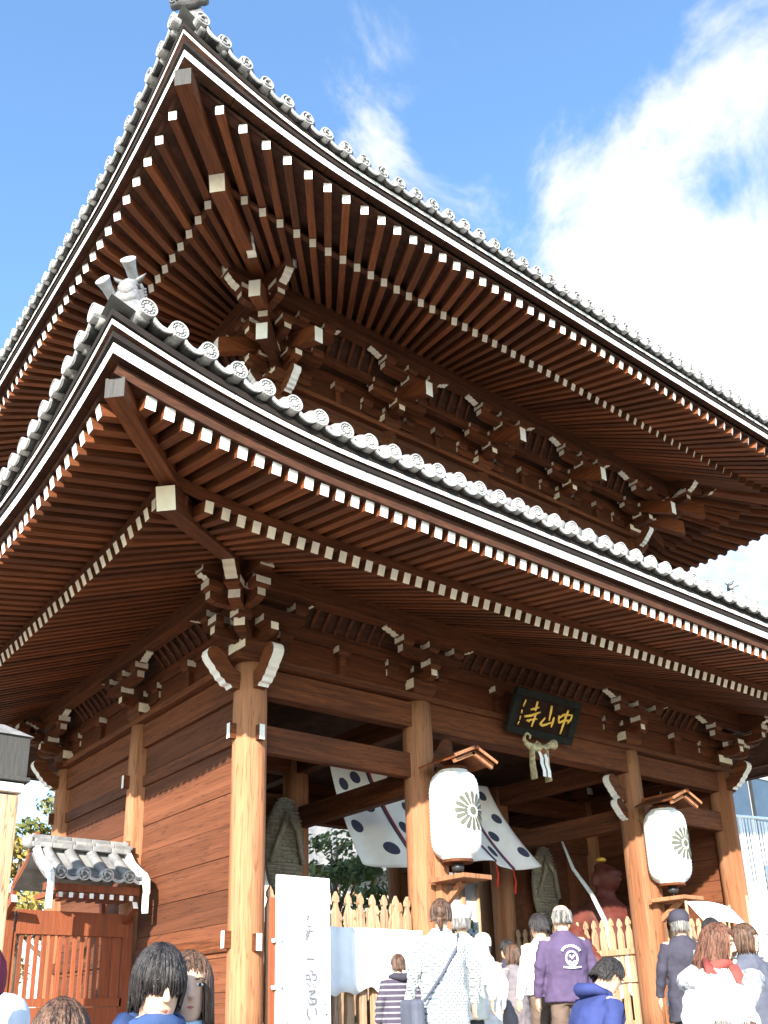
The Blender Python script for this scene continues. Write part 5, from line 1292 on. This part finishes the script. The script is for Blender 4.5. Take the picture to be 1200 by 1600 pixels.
person('boy in bright navy jacket bending his head, short black hair', 1.76, -3.02, 1.84, rd(70), 'short', 'hair_black', 'c_navy', .74, 'c_trouser', lean=.28, hpitch=rd(22), wide=1.22, vox=.009, hood='c_navy', zfeet=.32)
person('man in dark flat cap and long dark coat beside the third pillar', 5.15, -1.47, 2.46, rd(150), 'short', 'hair_grey', 'c_dark', .62, 'c_trouser', hat=('cap', 'c_dark'), wide=1.1, hyaw=rd(-15), armsR=((-.28,.04,1.12),(-.29,-.02,.86)))
person('man in grey-green sweater with two dark sleeve bands', 5.12, -1.84, 2.36, rd(160), 'short', 'hair_black', 'c_grey', .80, 'c_trouser', wide=1.18, scarf='c_white', hood='c_white')
P_, T_, Hd_, k_ = person('woman with long reddish-brown hair and red scarf, grey fur stole', 3.36, -2.98, 2.14, rd(-10), 'long', 'hair_auburn', 'c_white', .60, 'c_trouser', hyaw=rd(25), hpitch=rd(14), scarf='c_red', vox=.009)
m = MB(); m.tube([T_(p) for p in [(.22,.05,1.34),(.16,-.14,1.34),(0,-.20,1.22),(-.16,-.14,1.30),(-.22,.05,1.34),(0,.16,1.40),(.22,.05,1.34)]], [.075*k_]*7, 10); o = m.build('fur_stole', ['c_fur'], P_, True)
person('dark-jacketed person with brown hair, at the right edge crowd', 4.74, -2.42, 2.24, rd(-20), 'bob', 'hair_brown', 'c_slate', .80, 'c_beige', hyaw=rd(30), armsL=((.30,-.05,1.12),(.20,-.30,1.05)))
person('person in white hood and white coat, lowest in the right foreground', 1.36, -4.20, 1.60, rd(150), 'bob', 'hair_grey', 'c_white', .45, 'c_trouser', hat=('hood', 'c_white'), wide=1.25, hood='c_white')
person('person in pale knitted hat and cream coat, beside the white hood', 1.74, -4.10, 1.58, rd(160), 'short', 'hair_brown', 'c_cream', .5, 'c_beige', hat=('hood', 'c_white'), wide=1.15)

person('dark-jacketed person with short black hair, deep in the passage', 5.55, 1.35, 2.40, rd(175), 'short', 'hair_black', 'c_dark', .80, 'c_trouser', wide=1.1)
person('person in beige coat, half hidden between checked coat and white jacket', 3.35, -.05, 2.28, rd(165), 'bob', 'hair_brown', 'c_beige', .6, 'c_trouser')
person('person in slate jacket with black hair, next to the far pillar', 6.75, -1.15, 2.38, rd(150), 'short', 'hair_black', 'c_slate', .78, 'c_trouser', wide=1.1)
person('woman in light blue coat, behind the man in the flat cap', 6.1, -.85, 2.30, rd(160), 'long', 'hair_brown', 'c_lightblue', .6, 'c_trouser')
